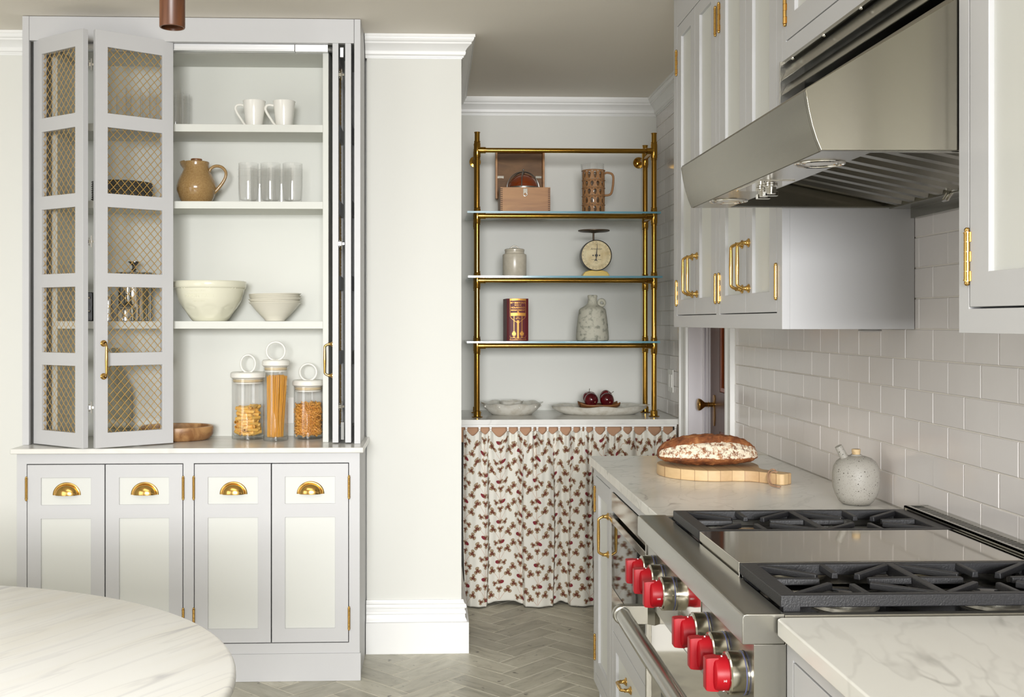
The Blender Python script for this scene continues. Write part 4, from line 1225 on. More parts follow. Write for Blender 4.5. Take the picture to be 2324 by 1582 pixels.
# ================================================================== ETAGERE
YFp, YBp = 5.42, 5.68
XL, XRr = xY(1083, YFp), xY(1484.3, YFp)
kz = lambda v, Y: zY(v, Y, 1280)
et = thing('shelf_stand', 'polished brass tube stand with three glass shelves in the alcove', 'shelf', (.66, 5.55, ZA))
zrail = [kz(490.5, YFp), kz(636.5, YFp), kz(784.5, YFp)]
ztopr = kz(342, YFp); zpt = kz(301, YFp); zpb = kz(329, YBp)
rt = .0122
for (x, Y, zt_) in ((XL, YFp, zpt), (XRr, YFp, zpt), (XL + .006, YBp, zpb), (XRr + .006, YBp, zpb)):
    b = MB(); b.cyl((x, Y, ZA + .004), (x, Y, zt_ - .003), rt + .0008, n=20)
    b.lathe([(0, 0), (rt + .003, 0), (rt + .003, .004), (0, .0045)], (x, Y, zt_ - .004), 20)
    p = obj('post', b, BRASSD, et)
    b = MB(); b.lathe([(0, 0), (.0265, 0), (.0275, .002), (.0265, .0045), (.018, .006), (.018, .030), (.016, .032), (rt, .033)], (x, Y, ZA + .0002), 28); obj('foot', b, BRASSD, p)
    zs = zrail + [ztopr]
    for z in zs:
        if Y == YBp and z == ztopr: z = ztopr
        b = MB(); b.lathe([(rt, -.046), (rt + .0035, -.045), (rt + .0035, -.040), (rt + .0022, -.0385), (rt + .0046, -.033), (rt + .0046, .033), (rt + .0022, .0385), (rt + .0035, .040), (rt + .0035, .045), (rt, .046)], (x, Y, z), 24)
        sg = 1 if x < .6 else -1
        if Y == YFp: b.lathe([(rt, 0), (rt + .0038, 0), (rt + .0038, .036), (rt + .0028, .037), (rt + .004, .0375), (rt + .004, .042), (rt, .043)], (x, Y, z), 24, axis='x' if sg > 0 else '-x')
        obj('tee_fitting', b, BRASSD, p)
for z in zrail + [ztopr]:
    b = MB(); b.cyl((XL, YFp, z), (XRr, YFp, z), rt, n=20); obj('rail', b, BRASSD, et)
    for x in (XL, XRr):
        b = MB(); b.cyl((x, YFp, z), (x + .006, YBp, z), rt * .9, n=16); obj('side_rail', b, BRASSD, et)
for x in (XL + .006, XRr + .006):
    zz = kz(369, YA)
    b = MB(); b.cyl((x, YBp, zz), (x, YA - .004, zz), .009, n=16); b.lathe([(0, 0), (.030, 0), (.031, .002), (.029, .006), (.016, .007), (.014, .014), (.009, .015)], (x, YA - .001, zz), 32, axis='-y')
    for a in (.6, 1.9, 3.5, 4.9): b.sphere((x + .022 * math.cos(a), YA - .0085, zz + .022 * math.sin(a)), .003, 8, 5)
    obj('wall_bracket', b, BRASSD, et)
GE = bpy.data.materials.new('shelf_glass'); GE.use_nodes = True
nt = GE.node_tree; nt.nodes.clear(); out = N(nt, 'ShaderNodeOutputMaterial'); trn = N(nt, 'ShaderNodeBsdfTransparent'); trn.inputs[0].default_value = (.90, .96, .955, 1)
gls = N(nt, 'ShaderNodeBsdfGlossy', i_Roughness=.03); fr = schlick(nt); mx = N(nt, 'ShaderNodeMixShader')
nt.links.new(fr.outputs[0], mx.inputs[0]); nt.links.new(trn.outputs[0], mx.inputs[1]); nt.links.new(gls.outputs[0], mx.inputs[2]); nt.links.new(mx.outputs[0], out.inputs[0])
GEE = mat('glass_edge_aqua', (112, 166, 184), 0.15, coat=.5)
SHZ = []
for i, z in enumerate(zrail):
    zb2 = z + rt + .0008; th2 = .0095
    x0, x1 = xY((1061, 1063, 1060)[i], YFp - .03), xY((1501, 1504.5, 1499)[i], YFp - .03)
    b = MB()
    y0, y1 = YFp - .018, YA - .03
    # notched round the posts
    poly = [(x0, y0), (x1, y0), (x1, y1), (x0, y1)]
    b.box(x0, x1, y0 + .0006, y1 - .0006, zb2, zb2 + th2)
    o = obj('glass_shelf', b, GE, et, smooth=False, label='clear glass shelf with aqua edge')
    b = MB(); b.box(x0, x1, y0, y0 + .0005, zb2, zb2 + th2); b.box(x0 - .0005, x0, y0, y1, zb2, zb2 + th2); b.box(x1, x1 + .0005, y0, y1, zb2, zb2 + th2)
    obj('glass_edge', b, GEE, o, smooth=False)
    SHZ.append(zb2 + th2 + .0004)

# ---- wooden box with compass dome
PINE = wood('box_pine', (184, 130, 68), (156, 102, 48), stretch=(1.5, 9, 9), rings=2.5, rough=.45)
PIND = wood('box_inside', (128, 92, 54), (100, 70, 40), stretch=(2, 9, 6), rings=3, rough=.6)
Yb = 5.50; W2 = (1249.5 - 1135.6) * px(Yb); H2 = .131; D2 = .20
xb0 = xY(1135.6, Yb)
t = thing('instrument_box', 'open finger-jointed wooden box on the top glass shelf', 'box', (xb0 + W2 / 2, Yb + D2 / 2, SHZ[0]))
b = MB(); h = W2 / 2; dd = D2 / 2; th3 = .011
b.box(-h, h, -dd, -dd + th3, 0, H2); b.box(-h, h, dd - th3, dd, 0, H2); b.box(-h, -h + th3, -dd + th3, dd - th3, 0, H2); b.box(h - th3, h, -dd + th3, dd - th3, 0, H2); b.box(-h, h, -dd, dd, 0, .009)
obj('body', b, PINE, t, local=True, bevel=.0006)
b = MB()
JD = mat('finger_joint_dark', (96, 64, 36), .6)
for i in range(12):
    z = .012 + i * .0098
    for sx in (-1, 1): b.box(sx * h - sx * .0001, sx * (h - .0115), -dd - .0004, -dd, z, z + .0046)
o = obj('finger_joints', b, JD, t, local=True)
b = MB(); b.box(-.011, .011, -dd - .004, -dd, H2 - .030, H2 - .006); b.lathe([(.012, 0), (.012, .002), (.007, .002), (.007, 0)], (0, -dd, H2 - .035), 20, axis='-y'); obj('latch', b, CHROME, t, local=True, bevel=.001)
lw2 = (1240 - 1128) * px(5.68) / 2; lh = .252; yl = dd - .018; ox = -.012
b = MB(); z0_ = .094
b.box(ox - lw2, ox + lw2, yl + .045, yl + .053, z0_, z0_ + lh); 
b.box(ox - lw2, ox - lw2 + .010, yl, yl + .045, z0_, z0_ + lh); b.box(ox + lw2 - .010, ox + lw2, yl, yl + .045, z0_, z0_ + lh); b.box(ox - lw2 + .01, ox + lw2 - .01, yl, yl + .045, z0_ + lh - .010, z0_ + lh); 
for q in range(1): pass
lid = obj('lid', b, PINE, t, local=True, bevel=.0006)
b = MB(); b.box(ox - lw2 + .0102, ox + lw2 - .0102, yl + .044, yl + .0452, z0_, z0_ + lh - .0102); obj('lid_lining', b, PIND, lid, local=True)
b = MB(); zc_ = SHZ[0]
b.box(ox - lw2 + .011, ox - lw2 + .046, yl + .040, yl + .044, .206, .218); b.box(ox + lw2 - .044, ox + lw2 - .011, yl + .040, yl + .044, .206, .218); obj('clasp_plate', b, CHROME, lid, local=True, bevel=.0006)
b = MB(); b.box(-.018, -.004, yl + .0, yl + .008, z0_ + lh, z0_ + lh + .004); b.box(.028, .036, yl - .003, yl + .002, z0_ + lh - .004, z0_ + lh + .008); obj('catch', b, CHROME, lid, local=True)
# caged amber dome inside
t2 = thing('compass', 'amber domed instrument in a metal cage inside the open wooden box', 'instrument', (xb0 + W2 / 2 - .002, Yb + D2 / 2, SHZ[0] + .0092))
AMB = mat('amber_dome', (126, 52, 14), .12, coat=.6)
b = MB(); b.lathe([(0, 0), (.078, 0), (.081, .02), (.081, H2 - .012), (.081, H2 - .006)] + [(.081 * math.cos(a), H2 - .008 + .078 * math.sin(a)) for a in [i * PI / 20 for i in range(11)]], n=36); obj('dome', b, AMB, t2, local=True)
GREYM = mat('grey_metal', (150, 150, 146), .35, .9)
b = MB(); b.lathe([(.081, H2 - .012), (.0845, H2 - .011), (.0855, H2 - .006), (.0845, H2 + .001), (.082, H2 + .001)], n=40)
b.sphere((0, 0, H2 + .092), .005, 12, 8); b.cyl((0, 0, H2 + .07), (0, 0, H2 + .09), .0018, n=8)
for a0 in (0.35, 0.35 + PI / 3, 0.35 + 2 * PI / 3):
    pts = [(.0905 * math.cos(a) * math.cos(a0), .084 * math.cos(a) * math.sin(a0), H2 - .004 + .086 * math.sin(a)) for a in [i * PI / 24 for i in range(25)]]
    b.tube(pts, .0028, 6, flat=.6)
obj('cage', b, GREYM, t2, local=True)

# ---- woven pitcher
CANE = mat('woven_leather', (164, 120, 78), .6, bump=(200, .3, .001, (1, 1, 1)))
Yw = 5.55; s = px(Yw); RW = 25.2 * s
t = thing('woven_pitcher', 'clear glass pitcher in a woven tan cover on the top glass shelf', 'pitcher', (xY(1346.8, Yw), Yw, SHZ[0]))
b = MB(); hg = .256
b.lathe([(0, .002), (RW - .004, .002), (RW - .003, .005), (RW - .0025, hg), (RW - .004, hg + .001), (RW - .005, hg - .001), (RW - .005, .008), (0, .008)], n=40)
b.v = [(x - (max(0, -x - .035) * .55 * max(0, (z - hg + .03) / .03) * max(0, 1 - abs(y) / .028)), y, z) for x, y, z in b.v]
obj('glass_body', b, GLASSW, t, local=True, angle=60)
b = MB(); zb3 = [0.002, .046, .090, .132, .172, .222]; nc = 12
for r_ in range(5):
    za, zb4 = zb3[r_] + .003, zb3[r_ + 1] - .003
    for c_ in range(nc):
        ca = (c_ + (.5 if r_ % 2 else 0)) * 2 * PI / nc; hw = PI / nc; zc2 = (za + zb4) / 2; hh = (zb4 - za) / 2
        out_, inn = [], []
        K = 20
        for i in range(K):
            a = 2 * PI * i / K; ca_, sa_ = math.cos(a), math.sin(a)
            m_ = max(abs(ca_), abs(sa_)); ox_, oz_ = ca_ / m_, sa_ / m_
            out_.append((ca + ox_ * hw, zc2 + oz_ * hh))
            kk = (.50 + .14 * sa_ * (1 if r_ > 1 else -1))
            inn.append((ca + ca_ * hw * kk, zc2 + sa_ * hh * .80))
        vs = [(RW * math.cos(p[0]), RW * math.sin(p[0]), p[1]) for p in out_] + [((RW + .0012) * math.cos(p[0]), (RW + .0012) * math.sin(p[0]), p[1]) for p in inn] + [((RW - .002) * math.cos(p[0]), (RW - .002) * math.sin(p[0]), p[1]) for p in inn]
        fs = [(i, (i + 1) % K, (i + 1) % K + K, i + K) for i in range(K)] + [(i + K, (i + 1) % K + K, (i + 1) % K + 2 * K, i + 2 * K) for i in range(K)]
        b.add(vs, fs)
for z in zb3: b.ring((0, 0, z), RW + .0008, .0030, 'z', 40, 8)
obj('woven_cover', b, CANE, t, local=True, angle=60)
b = MB(); b.tube(smooth([(RW - .002, 0, .208), (RW + .012, 0, .213), (RW + .032, 0, .210), (RW + .043, 0, .200), (RW + .046, 0, .18), (RW + .043, 0, .14), (RW + .035, 0, .108), (RW + .02, 0, .098), (RW - .002, 0, .097)]), .0058, 12)
obj('handle', b, CANE, t, local=True)

# ---- lidded crock, kitchen scale
CROCK = mat('crock_glaze', (206, 198, 180), .25, var=((196, 188, 170), 40, .4, .7))
Yk = 5.55; s = px(Yk)
t = thing('lidded_crock', 'cream stoneware crock with looped lid on the middle glass shelf', 'jar', (xY(1167.7, Yk), Yk, SHZ[1]))
b = MB(); b.lathe([(r * s, z * s) for r, z in [(0, 0), (26.5, 0), (27.3, 1.5), (27.3, 48), (26.5, 51), (22.5, 52.5), (22, 54), (22, 58), (20, 58), (20, 40), (0, 38)]], n=40); obj('body', b, CROCK, t, local=True)
b = MB(); b.lathe([(r * s, z * s) for r, z in [(0, 56), (21.8, 58.2), (22.6, 59), (22.6, 62), (21, 63.2), (8, 65), (0, 65.5)]], n=40); l_ = obj('lid', b, CROCK, t, local=True)
b = MB(); b.tube(smooth([(-10 * s, 0, 64 * s), (-7 * s, 0, 67 * s), (-3 * s, 0, 69.5 * s), (2 * s, 0, 69.8 * s), (6 * s, 0, 68 * s), (10 * s, 0, 64 * s)]), .0036, 10); obj('lid_loop', b, CROCK, l_, local=True)
Ys = 5.50; s = px(Ys)
CREAM = mat('scale_cream', (222, 206, 160), .4, var=((196, 172, 118), 22, .42, .7)); YEL = mat('scale_yellow', (226, 194, 92), .3); BLK = mat('black_metal', (38, 33, 27), .4, .3)
t = thing('kitchen_scale', 'vintage cream dial kitchen scale with brown tray on the middle shelf', 'scale', (xY(1353.3, Ys), Ys, SHZ[1]))
zc3 = 48.3 * s; R3 = 35.4 * s
b = MB(); b.prism([(-31 * s, 0), (31 * s, 0), (30 * s, 5 * s), (25 * s, 11 * s), (16 * s, 14 * s), (0, 15 * s), (-16 * s, 14 * s), (-25 * s, 11 * s), (-30 * s, 5 * s)], 0, .07, 'y')
obj('base', b, YEL, t, local=True, bevel=.004)
b = MB(); b.lathe([(R3 * .95, .06), (R3, .055), (R3, .004), (R3 * 1.0, 0), (R3 * .955, -.001), (R3 * .945, .003)], (0, -.004, zc3), 56, axis='y'); b.lathe([(0, .06), (R3 * .95, .06)], (0, -.004, zc3), 56, axis='y')
obj('rim', b, BLK, t, local=True)
b = MB(); b.lathe([(0, 0), (R3 * .95, 0)], (0, -.0012, zc3), 56, axis='y'); dial = obj('dial', b, CREAM, t, local=True)
b = MB(); yd_ = -.0016
def arc_ring(b, R, w, y, n=72):
    vs = []
    for i in range(n):
        a = 2 * PI * i / n; vs += [(R * math.cos(a), y, zc3 + R * math.sin(a)), ((R + w) * math.cos(a), y, zc3 + (R + w) * math.sin(a))]
    b.add(vs, [(2 * i, 2 * i + 1, (2 * i + 3) % (2 * n), (2 * i + 2) % (2 * n)) for i in range(n)])
arc_ring(b, R3 * .77, .0004, yd_); arc_ring(b, R3 * .69, .0003, yd_)
for i in range(120):
    a = 2 * PI * i / 120; r0_ = R3 * (.69 if i % 5 == 0 else .74); r1_ = R3 * .77; w_ = .00018
    d1 = Vector((math.cos(a), 0, math.sin(a))); d2 = Vector((-math.sin(a), 0, math.cos(a)))
    c0 = Vector((0, yd_, zc3))
    b.add([c0 + d1 * r0_ + d2 * w_, c0 + d1 * r1_ + d2 * w_, c0 + d1 * r1_ - d2 * w_, c0 + d1 * r0_ - d2 * w_], [(0, 1, 2, 3)])
obj('graduations', b, BLK, dial, smooth=False, local=True)
INK = mat('dial_ink', (52, 46, 38), .6)
def flat_text(body, size, x, z, parent, mt=INK, y=-.0018, rot=0.0, name='lettering', **kw):
    me = text_mesh(name, body, size, mt, .0001, **kw)
    o = bpy.data.objects.new(name, me); COL.objects.link(o); o.parent = parent
    o.matrix_local = Matrix.Translation((x, y, z)) @ Matrix.Rotation(rot, 4, 'Y') @ FACE_NY; return o
for i in range(24):
    a = PI / 2 - 2 * PI * i / 24
    flat_text(str(i if i else 24), .0075, R3 * .86 * math.cos(a), zc3 + R3 * .86 * math.sin(a), dial, rot=-(a - PI / 2) , name='numeral')
flat_text('American', .0150, -.001, zc3 + .033, dial, shear=.3); flat_text('CUT', .004, -.002, zc3 + .022, dial); flat_text('FAMILY', .0035, -.002, zc3 + .014, dial)
flat_text('Capacity', .0058, -.017, zc3 - .021, dial); flat_text('Pounds', .0058, .017, zc3 - .021, dial); flat_text('LB', .007, 0, zc3 + .054, dial); flat_text('NOT LEGAL FOR USE', .0034, 0, zc3 - .034, dial); flat_text('IN TRADE', .0034, 0, zc3 - .040, dial)
b = MB(); tip = Vector((.0062, -.0055, zc3 + .072)); cc = Vector((0, -.0055, zc3)); d = (tip - cc).normalized(); nn = Vector((d.z, 0, -d.x))
b.prism([((cc + nn * .0028).x, (cc + nn * .0028).z), (tip.x, tip.z), ((cc - nn * .0028).x, (cc - nn * .0028).z), ((cc - d * .018 - nn * .002).x, (cc - d * .018 - nn * .002).z), ((cc - d * .030 - nn * .010).x, (cc - d * .030 - nn * .010).z), ((cc - d * .026).x, (cc - d * .026).z), ((cc - d * .030 + nn * .008).x, (cc - d * .030 + nn * .008).z), ((cc - d * .018 + nn * .002).x, (cc - d * .018 + nn * .002).z)], -.006, -.005, 'y')
b.lathe([(0, .004), (.007, .004), (.0075, .001), (0, .0)], (0, -.003, zc3), 20, axis='-y')
for sx in (-1, 1): b.lathe([(0, .002), (.0036, .002), (.0038, 0)], (sx * .0165, -.0012, zc3), 14, axis='-y')
obj('pointer', b, BLK, t, local=True)
BRN = mat('scale_tray_brown', (78, 62, 44), .45, .4)
b = MB(); zt3 = kz(524, Ys) - SHZ[1]
b.cyl((-.010, .03, zc3 + R3 - .004), (-.010, .03, zt3 - .006), .0048, n=14)
b.lathe([(0, -.008), (.012, -.008), (.030, -.002), (.072, -.0015), (.0805, .0015), (.0805, .006), (.078, .006), (.072, .003), (0, .003)], (-.008, .03, zt3), 48)
obj('weighing_tray', b, BRN, t, local=True)

# ---- book and jug
MAR = mat('book_maroon', (98, 26, 32), .5); GOLD = mat('gilt', (208, 150, 72), .4, .55)
Ybk = 5.46; s = px(Ybk); wb = 49.3 * s; hb_ = 96.5 * s; db = .155
rotb = Matrix.Rotation(math.radians(4), 4, 'Z')
t = thing('book', 'thick maroon gilt household management book on the lowest glass shelf', 'book', (xY(1175.6, Ybk), Ybk, SHZ[2]))
b = MB(); h = wb / 2
n = 14; poly = [(-h, .012)] + [(-h + wb * i / n, .012 - .012 * math.sin(PI * i / n) ** .6) for i in range(1, n)] + [(h, .012)]
b.prism(poly + [(h - .003, .012), (-h + .003, .012)][::1], 0, hb_, 'z'); b.box(-h, -h + .003, .012, db, 0, hb_); b.box(h - .003, h, .012, db, 0, hb_); b.xf(rotb)
obj('cover', b, MAR, t, local=True)
b = MB(); b.box(-h + .003, h - .003, .013, db - .005, .003, hb_ - .003); b.xf(rotb); obj('page_block', b, mat('pages', (176, 172, 158), .8, bump=(400, .5, .001, (1, .02, .02))), t, local=True)
def spine(x): 
    q = min(1, max(0, (x + h) / wb)); return .012 - .012 * math.sin(PI * q) ** .6
def spine_text(body, size, z, **kw):
    me = text_mesh('lettering', body, size, GOLD, .0002, **kw)
    for v in me.vertices:
        x, y, d_ = v.co; v.co = rotb @ Vector((x, spine(x) - .0006 - d_, z + y))
    o = bpy.data.objects.new('lettering', me); COL.objects.link(o); o.parent = t
zz = lambda v: (1048 - v) / 780 * hb_
spine_text('M   BEETON\'S', .0128, zz(348), bold=.0001); spine_text('rs', .0075, zz(342)) if False else None
spine_text('BOOK OF', .0078, zz(390), bold=.0001); spine_text('HOUSEHOLD', .0118, zz(435), bold=.0001); spine_text('MANAGEMENT', .0106, zz(482), bold=.0001); spine_text('NEW', .0055, zz(611), bold=.0001); spine_text('EDITION', .0058, zz(636), bold=.0001)
me = text_mesh('lettering', 'RS', .0065, GOLD, .0002)
for v in me.vertices: x, y, d_ = v.co; x -= .0235; v.co = rotb @ Vector((x, spine(x) - .0006 - d_, zz(342) + y))
o = bpy.data.objects.new('lettering', me); COL.objects.link(o); o.parent = t
spine_text('WARD LOCK & CO', .0038, zz(1006))
b = MB(); xs_ = lambda x: (x - 527) / 395 * wb
def strip(pts, w):
    vs = []
    P = []
    for i in range(len(pts) - 1):
        for k in range(4): q = k / 4; P.append((pts[i][0] + (pts[i + 1][0] - pts[i][0]) * q, pts[i][1] + (pts[i + 1][1] - pts[i][1]) * q))
    P.append(pts[-1])
    for i, p in enumerate(P):
        a = P[max(0, i - 1)]; c = P[min(len(P) - 1, i + 1)]; dx, dz = c[0] - a[0], c[1] - a[1]; l = math.hypot(dx, dz) or 1
        for sg in (1, -1):
            x = p[0] - sg * dz / l * w / 2; z = p[1] + sg * dx / l * w / 2; vs.append(rotb @ Vector((x, spine(x) - .0006, z)))
    b.add(vs, [(2 * i, 2 * i + 1, 2 * i + 3, 2 * i + 2) for i in range(len(P) - 1)])
B_ = lambda *pp: [(xs_(x), zz(v)) for x, v in pp]
strip(B_((378, 290), (528, 284), (676, 290)), 36 / 780 * hb_); strip(B_((384, 300), (384, 590), (400, 625), (440, 660), (500, 700), (520, 720)), .0017); strip(B_((670, 300), (670, 590), (655, 625), (610, 660), (560, 700), (540, 720)), .0017)
strip(B_((395, 560), (528, 556), (664, 560)), 56 / 780 * hb_); strip(B_((454, 590), (454, 930)), .0028); strip(B_((600, 590), (600, 930)), .0028); strip(B_((527, 668), (527, 1000)), .0085); strip(B_((505, 690), (549, 690)), .010)
for xx in (454, 600): strip(B_((xx - 36, 915), (xx + 36, 915)), .011); strip(B_((xx - 20, 885), (xx + 20, 885)), .007); strip(B_((xx - 24, 945), (xx + 24, 945)), .005); strip(B_((xx - 14, 975), (xx + 14, 975)), .004)
strip(B_((380, 950), (395, 1000), (380, 1025)), .0012); strip(B_((676, 950), (660, 1000), (676, 1025)), .0012); strip(B_((395, 990), (664, 990)), .0012); strip(B_((378, 1026), (676, 1026)), .0016); strip(B_((515, 520), (528, 505), (541, 520), (541, 535), (515, 535)), .003)
obj('gilt_tooling', b, GOLD, t, smooth=False, local=True)
JUG = mat('weathered_grey_clay', (198, 196, 180), .75, var=((140, 141, 127), 46, .5, .68), bump=(60, .35, .002, (1, 1, 1)))
Yj = 5.53; s = px(Yj)
t = thing('clay_jug', 'weathered grey clay jug with a small ring handle on the lowest glass shelf', 'jug', (xY(1344.5, Yj), Yj, SHZ[2]))
b = MB(); b.lathe([(r * s, z * s) for r, z in [(0, 0), (34.5, 0), (37, 2), (37.2, 8), (35.5, 30), (33.5, 48), (31, 66), (30, 71), (27, 74), (18, 79), (13, 82.5), (10.5, 87), (10, 98), (11.2, 99.5), (11, 103), (9, 104), (7.5, 102), (7.5, 88), (0, 86)]], n=44); obj('body', b, JUG, t, local=True, angle=60)
b = MB(); b.ring((21 * s, 0, 86.5 * s), 6.5 * s, 3.8 * s, 'y', 28, 12); obj('ring_handle', b, JUG, t, local=True)

# ---- serving dishes on the alcove marble
GLZ = mat('oyster_glaze', (216, 213, 203), .16, var=((196, 190, 176), 30, .45, .7))
def scallop_dish(t, R, H, base, sx, sy, lobes=8, amp=.03, wave=.006, name='body', flat=.0):
    n, prof = 96, [(0, .004, 0, 0), (base * .9, .001, 0, 0), (base, 0, 0, 0), (base + (1 - base) * .4, .30, .2, 0), (base + (1 - base) * .75, .62, .6, .3), (.94, .90, 1, .8), (1.0, .985, 1, 1), (1.015, 1.0, 1, 1), (.99, 1.01, 1, 1), (.92, .93, .9, .8), (base + (1 - base) * .5, .50, .4, .2), (base * .95, .10, 0, 0), (0, .09, 0, 0)]
    vs = []; b = MB()
    for (r, z, ka, kw) in prof:
        for k in range(n):
            a = 2 * PI * k / n; l = math.cos(lobes * a)
            rr = R * r * (1 + amp * ka * l)
            vs.append((rr * math.cos(a) * sx, rr * math.sin(a) * sy, H * z + wave * kw * l))
    m = len(prof); b.add(vs, [(i * n + k, i * n + (k + 1) % n, (i + 1) * n + (k + 1) % n, (i + 1) * n + k) for i in range(m - 1) for k in range(n)])
    return obj(name, b, GLZ, t, local=True, angle=60)
Yd = 5.575
t = thing('serving_bowl', 'round scalloped off-white serving bowl at the left of the alcove marble', 'bowl', (xY(1161, Yd), Yd, ZA + .0004))
scallop_dish(t, .158, .062, .64, 1, .93, 9, .022, .0035)
b = MB()
for i in range(9):
    a = -PI / 2 + (i - 4) * 2 * PI / 9 + .2; b.sphere((.148 * math.cos(a), .137 * math.sin(a), .045), .006, 10, 6)
obj('knobs', b, GLZ, t, local=True)
t = thing('small_dish', 'small scalloped dish lying inside the round serving bowl', 'dish', (xY(1160, Yd + .02), Yd + .02, ZA + .0063))
scallop_dish(t, .062, .062, .6, 1, .9, 8, .03, .002)
Yd = 5.58
t = thing('platter', 'oval off-white platter with pointed ends at the right of the alcove marble', 'platter', (xY(1360, Yd), Yd, ZA + .0004))
o = scallop_dish(t, .262, .046, .70, 1, .56, 4, .0, .0)
for v in o.data.vertices:
    x, y, z = v.co; q = abs(x) / .262
    if z > .02:
        w_ = math.cos(x / .262 * PI * 3) * .0035 * (z / .046); v.co.z += w_ + .006 * max(0, q - .8) / .2
        v.co.y *= 1 - .25 * max(0, q - .75) / .25
t = thing('wooden_dish', 'small boat-shaped wooden tray with hand holes on the platter', 'tray', (xY(1358.5, Yd), Yd - .01, ZA + .020))
b = MB(); n = 24; vs = []
for j, (ky, kz2) in enumerate(((-1, .028), (-.86, .020), (-.5, .005), (0, .0), (.5, .005), (.86, .020), (1, .028))):
    for i in range(n + 1):
        q = -1 + 2 * i / n; lift = .024 * abs(q) ** 2.2 + .006 * math.cos(q * PI) * (abs(ky) ** 2)
        w_ = .062 * (1 - .28 * q * q)
        vs.append((q * .100 * (1 + .02 * abs(ky)), ky * w_, kz2 + lift))
b.add(vs, [(j * (n + 1) + i, j * (n + 1) + i + 1, (j + 1) * (n + 1) + i + 1, (j + 1) * (n + 1) + i) for j in range(6) for i in range(n)])
TEAK = wood('teak', (140, 92, 50), (110, 68, 34), stretch=(2, 9, 9))
o = obj('body', b, TEAK, t, local=True, angle=60); md = o.modifiers.new('s', 'SOLIDIFY'); md.thickness = .005; md.offset = 1
b = MB(); b.sphere((.004, -.0610, .020), (.017, .003, .0065), 20, 8); obj('hand_hole', b, DARK, t, local=True)
APP = mat('red_apple', (112, 12, 22), .18, coat=.35, var=((66, 8, 16), 7, .35, .65))
def apple(x, y, z, rot, label, stem_=True):
    t = thing('apple', label, 'apple', (x, y, z), 'dark red apples'); R = .0355
    b = MB(); pr = []
    for i in range(21):
        a = -PI / 2 + PI * i / 20
        r = R * math.cos(a) ** .9 if math.cos(a) > 0 else 0; z_ = R * .93 * math.sin(a)
        r *= 1 + .06 * math.sin(a)
        if i >= 17: z_ -= (i - 16.5) * R * .075
        if i <= 2: z_ += (3 - i) * R * .05
        pr.append((max(r, 0), z_))
    b.lathe(pr, n=28)
    b.v = [(x_ * (1 + .03 * math.cos(5 * math.atan2(y_, x_)) * (z_ < -.01)), y_ * (1 + .03 * math.cos(5 * math.atan2(y_, x_)) * (z_ < -.01)), z_) for x_, y_, z_ in b.v]
    obj('flesh', b, APP, t, local=True, angle=80)
    b = MB(); b.lathe([(0, -R * .80), (.003, -R * .83), (.0042, -R * .86), (.002, -R * .90), (0, -R * .885)], n=10); obj('calyx', b, mat('calyx', (146, 112, 80), .8), t, local=True)
    if stem_:
        b = MB(); b.tube([(0, 0, R * .55), (.001, 0, R * .95), (.004, 0, R * 1.35)], [.0011, .0011, .0016], 6); obj('stem', b, mat('stem', (70, 52, 30), .8), t, local=True)
    t.rotation_euler = rot; return t
za_ = ZA + .077
apple(xY(1342, 5.535), 5.535, za_, (-1.25, 0, .55), 'dark red apple at the front left of the wooden tray')
apple(xY(1378, 5.535), 5.535, za_, (-1.2, 0, .35), 'dark red apple at the front right of the wooden tray')
apple(xY(1338, 5.61), 5.612, za_ + .006, (.15, -.1, 0), 'dark red apple with upright stem at the back left of the tray')
apple(xY(1376, 5.612), 5.614, za_ + .010, (.9, .2, 1), 'dark red apple at the back right of the wooden tray')
# light switch on the alcove's tiled wall
ysw = yX(1524, XR)
t = thing('light_switch', 'white double rocker switch plate on the alcove tile wall', 'switch', (XR - .001, ysw, zY(864, ysw, 1524)))
b = MB(); b.box(-.006, -.0, -.058, .058, -.058, .058); obj('plate', b, WHITE, t, local=True, bevel=.002)
for sy in (-1, 1):
    b = MB(); b.box(-.010, -.006, sy * .024 - .017, sy * .024 + .017, -.033, .033); obj('rocker', b, WHITE, t, local=True, bevel=.001)

# ================================================================== RIGHT WALL: upper cabinets
XU = 0.87; TOPZ = CZ - .002
def upper_doors(parent, spans, z0, z1, pz0, pz1, hinges, handles, st=.060):
    """spans: (y_far, y_near); local x runs from far to near"""
    for i, (ya, yb) in enumerate(spans):
        w = ya - yb; M = HX(XU, ya, z0)
        d = shaker('door', M, w, z1 - z0, .02, (st, w - st, [(pz0 - z0, pz1 - z0)]), parent, recess=.009)
        hx_ = hinges[i]
        if hx_ is not None:
            for hz_ in hx_[1]: inst('hinge', HINGE, HX(XU, ya + .003 if hx_[0] < 0 else yb - .003, hz_) @ (Matrix.Scale(-1, 4, (1, 0, 0)) if hx_[0] > 0 else Matrix()), d)
        if handles[i] is not None: inst('handle', PULL, HX(XU, ya - handles[i] if handles[i] > 0 else yb - handles[i], 1.553), d)
Y0, Y1 = 2.688, 3.915
t = thing('wall_cabinet', 'tall grey upper cabinet with four panelled doors beyond the range hood', 'cabinet', (1.04, 3.3, 1.379))
b = MB()
for ya, yb in ((3.864, Y1), (3.283, 3.324), (Y0, 2.730)): b.box(XU, XU + .02, ya, yb, 1.379, TOPZ)
b.box(XU, XU + .02, Y0, Y1, 1.379, 1.420); b.box(XU, XU + .02, Y0, Y1, 2.4535, TOPZ)
obj('face_frame', b, PAINT, t, bevel=.0008)
b = MB(); b.box(XU + .02, XR - .001, Y0, Y0 + .018, 1.379, TOPZ); b.box(XU + .02, XR - .001, Y1 - .018, Y1, 1.379, TOPZ); b.box(XU + .02, XR - .001, Y0, Y1, 1.384, 1.402); b.box(XR - .012, XR - .001, Y0, Y1, 1.4, TOPZ); b.box(XU + .02, XR - .012, 3.29, 3.31, 1.4, TOPZ)
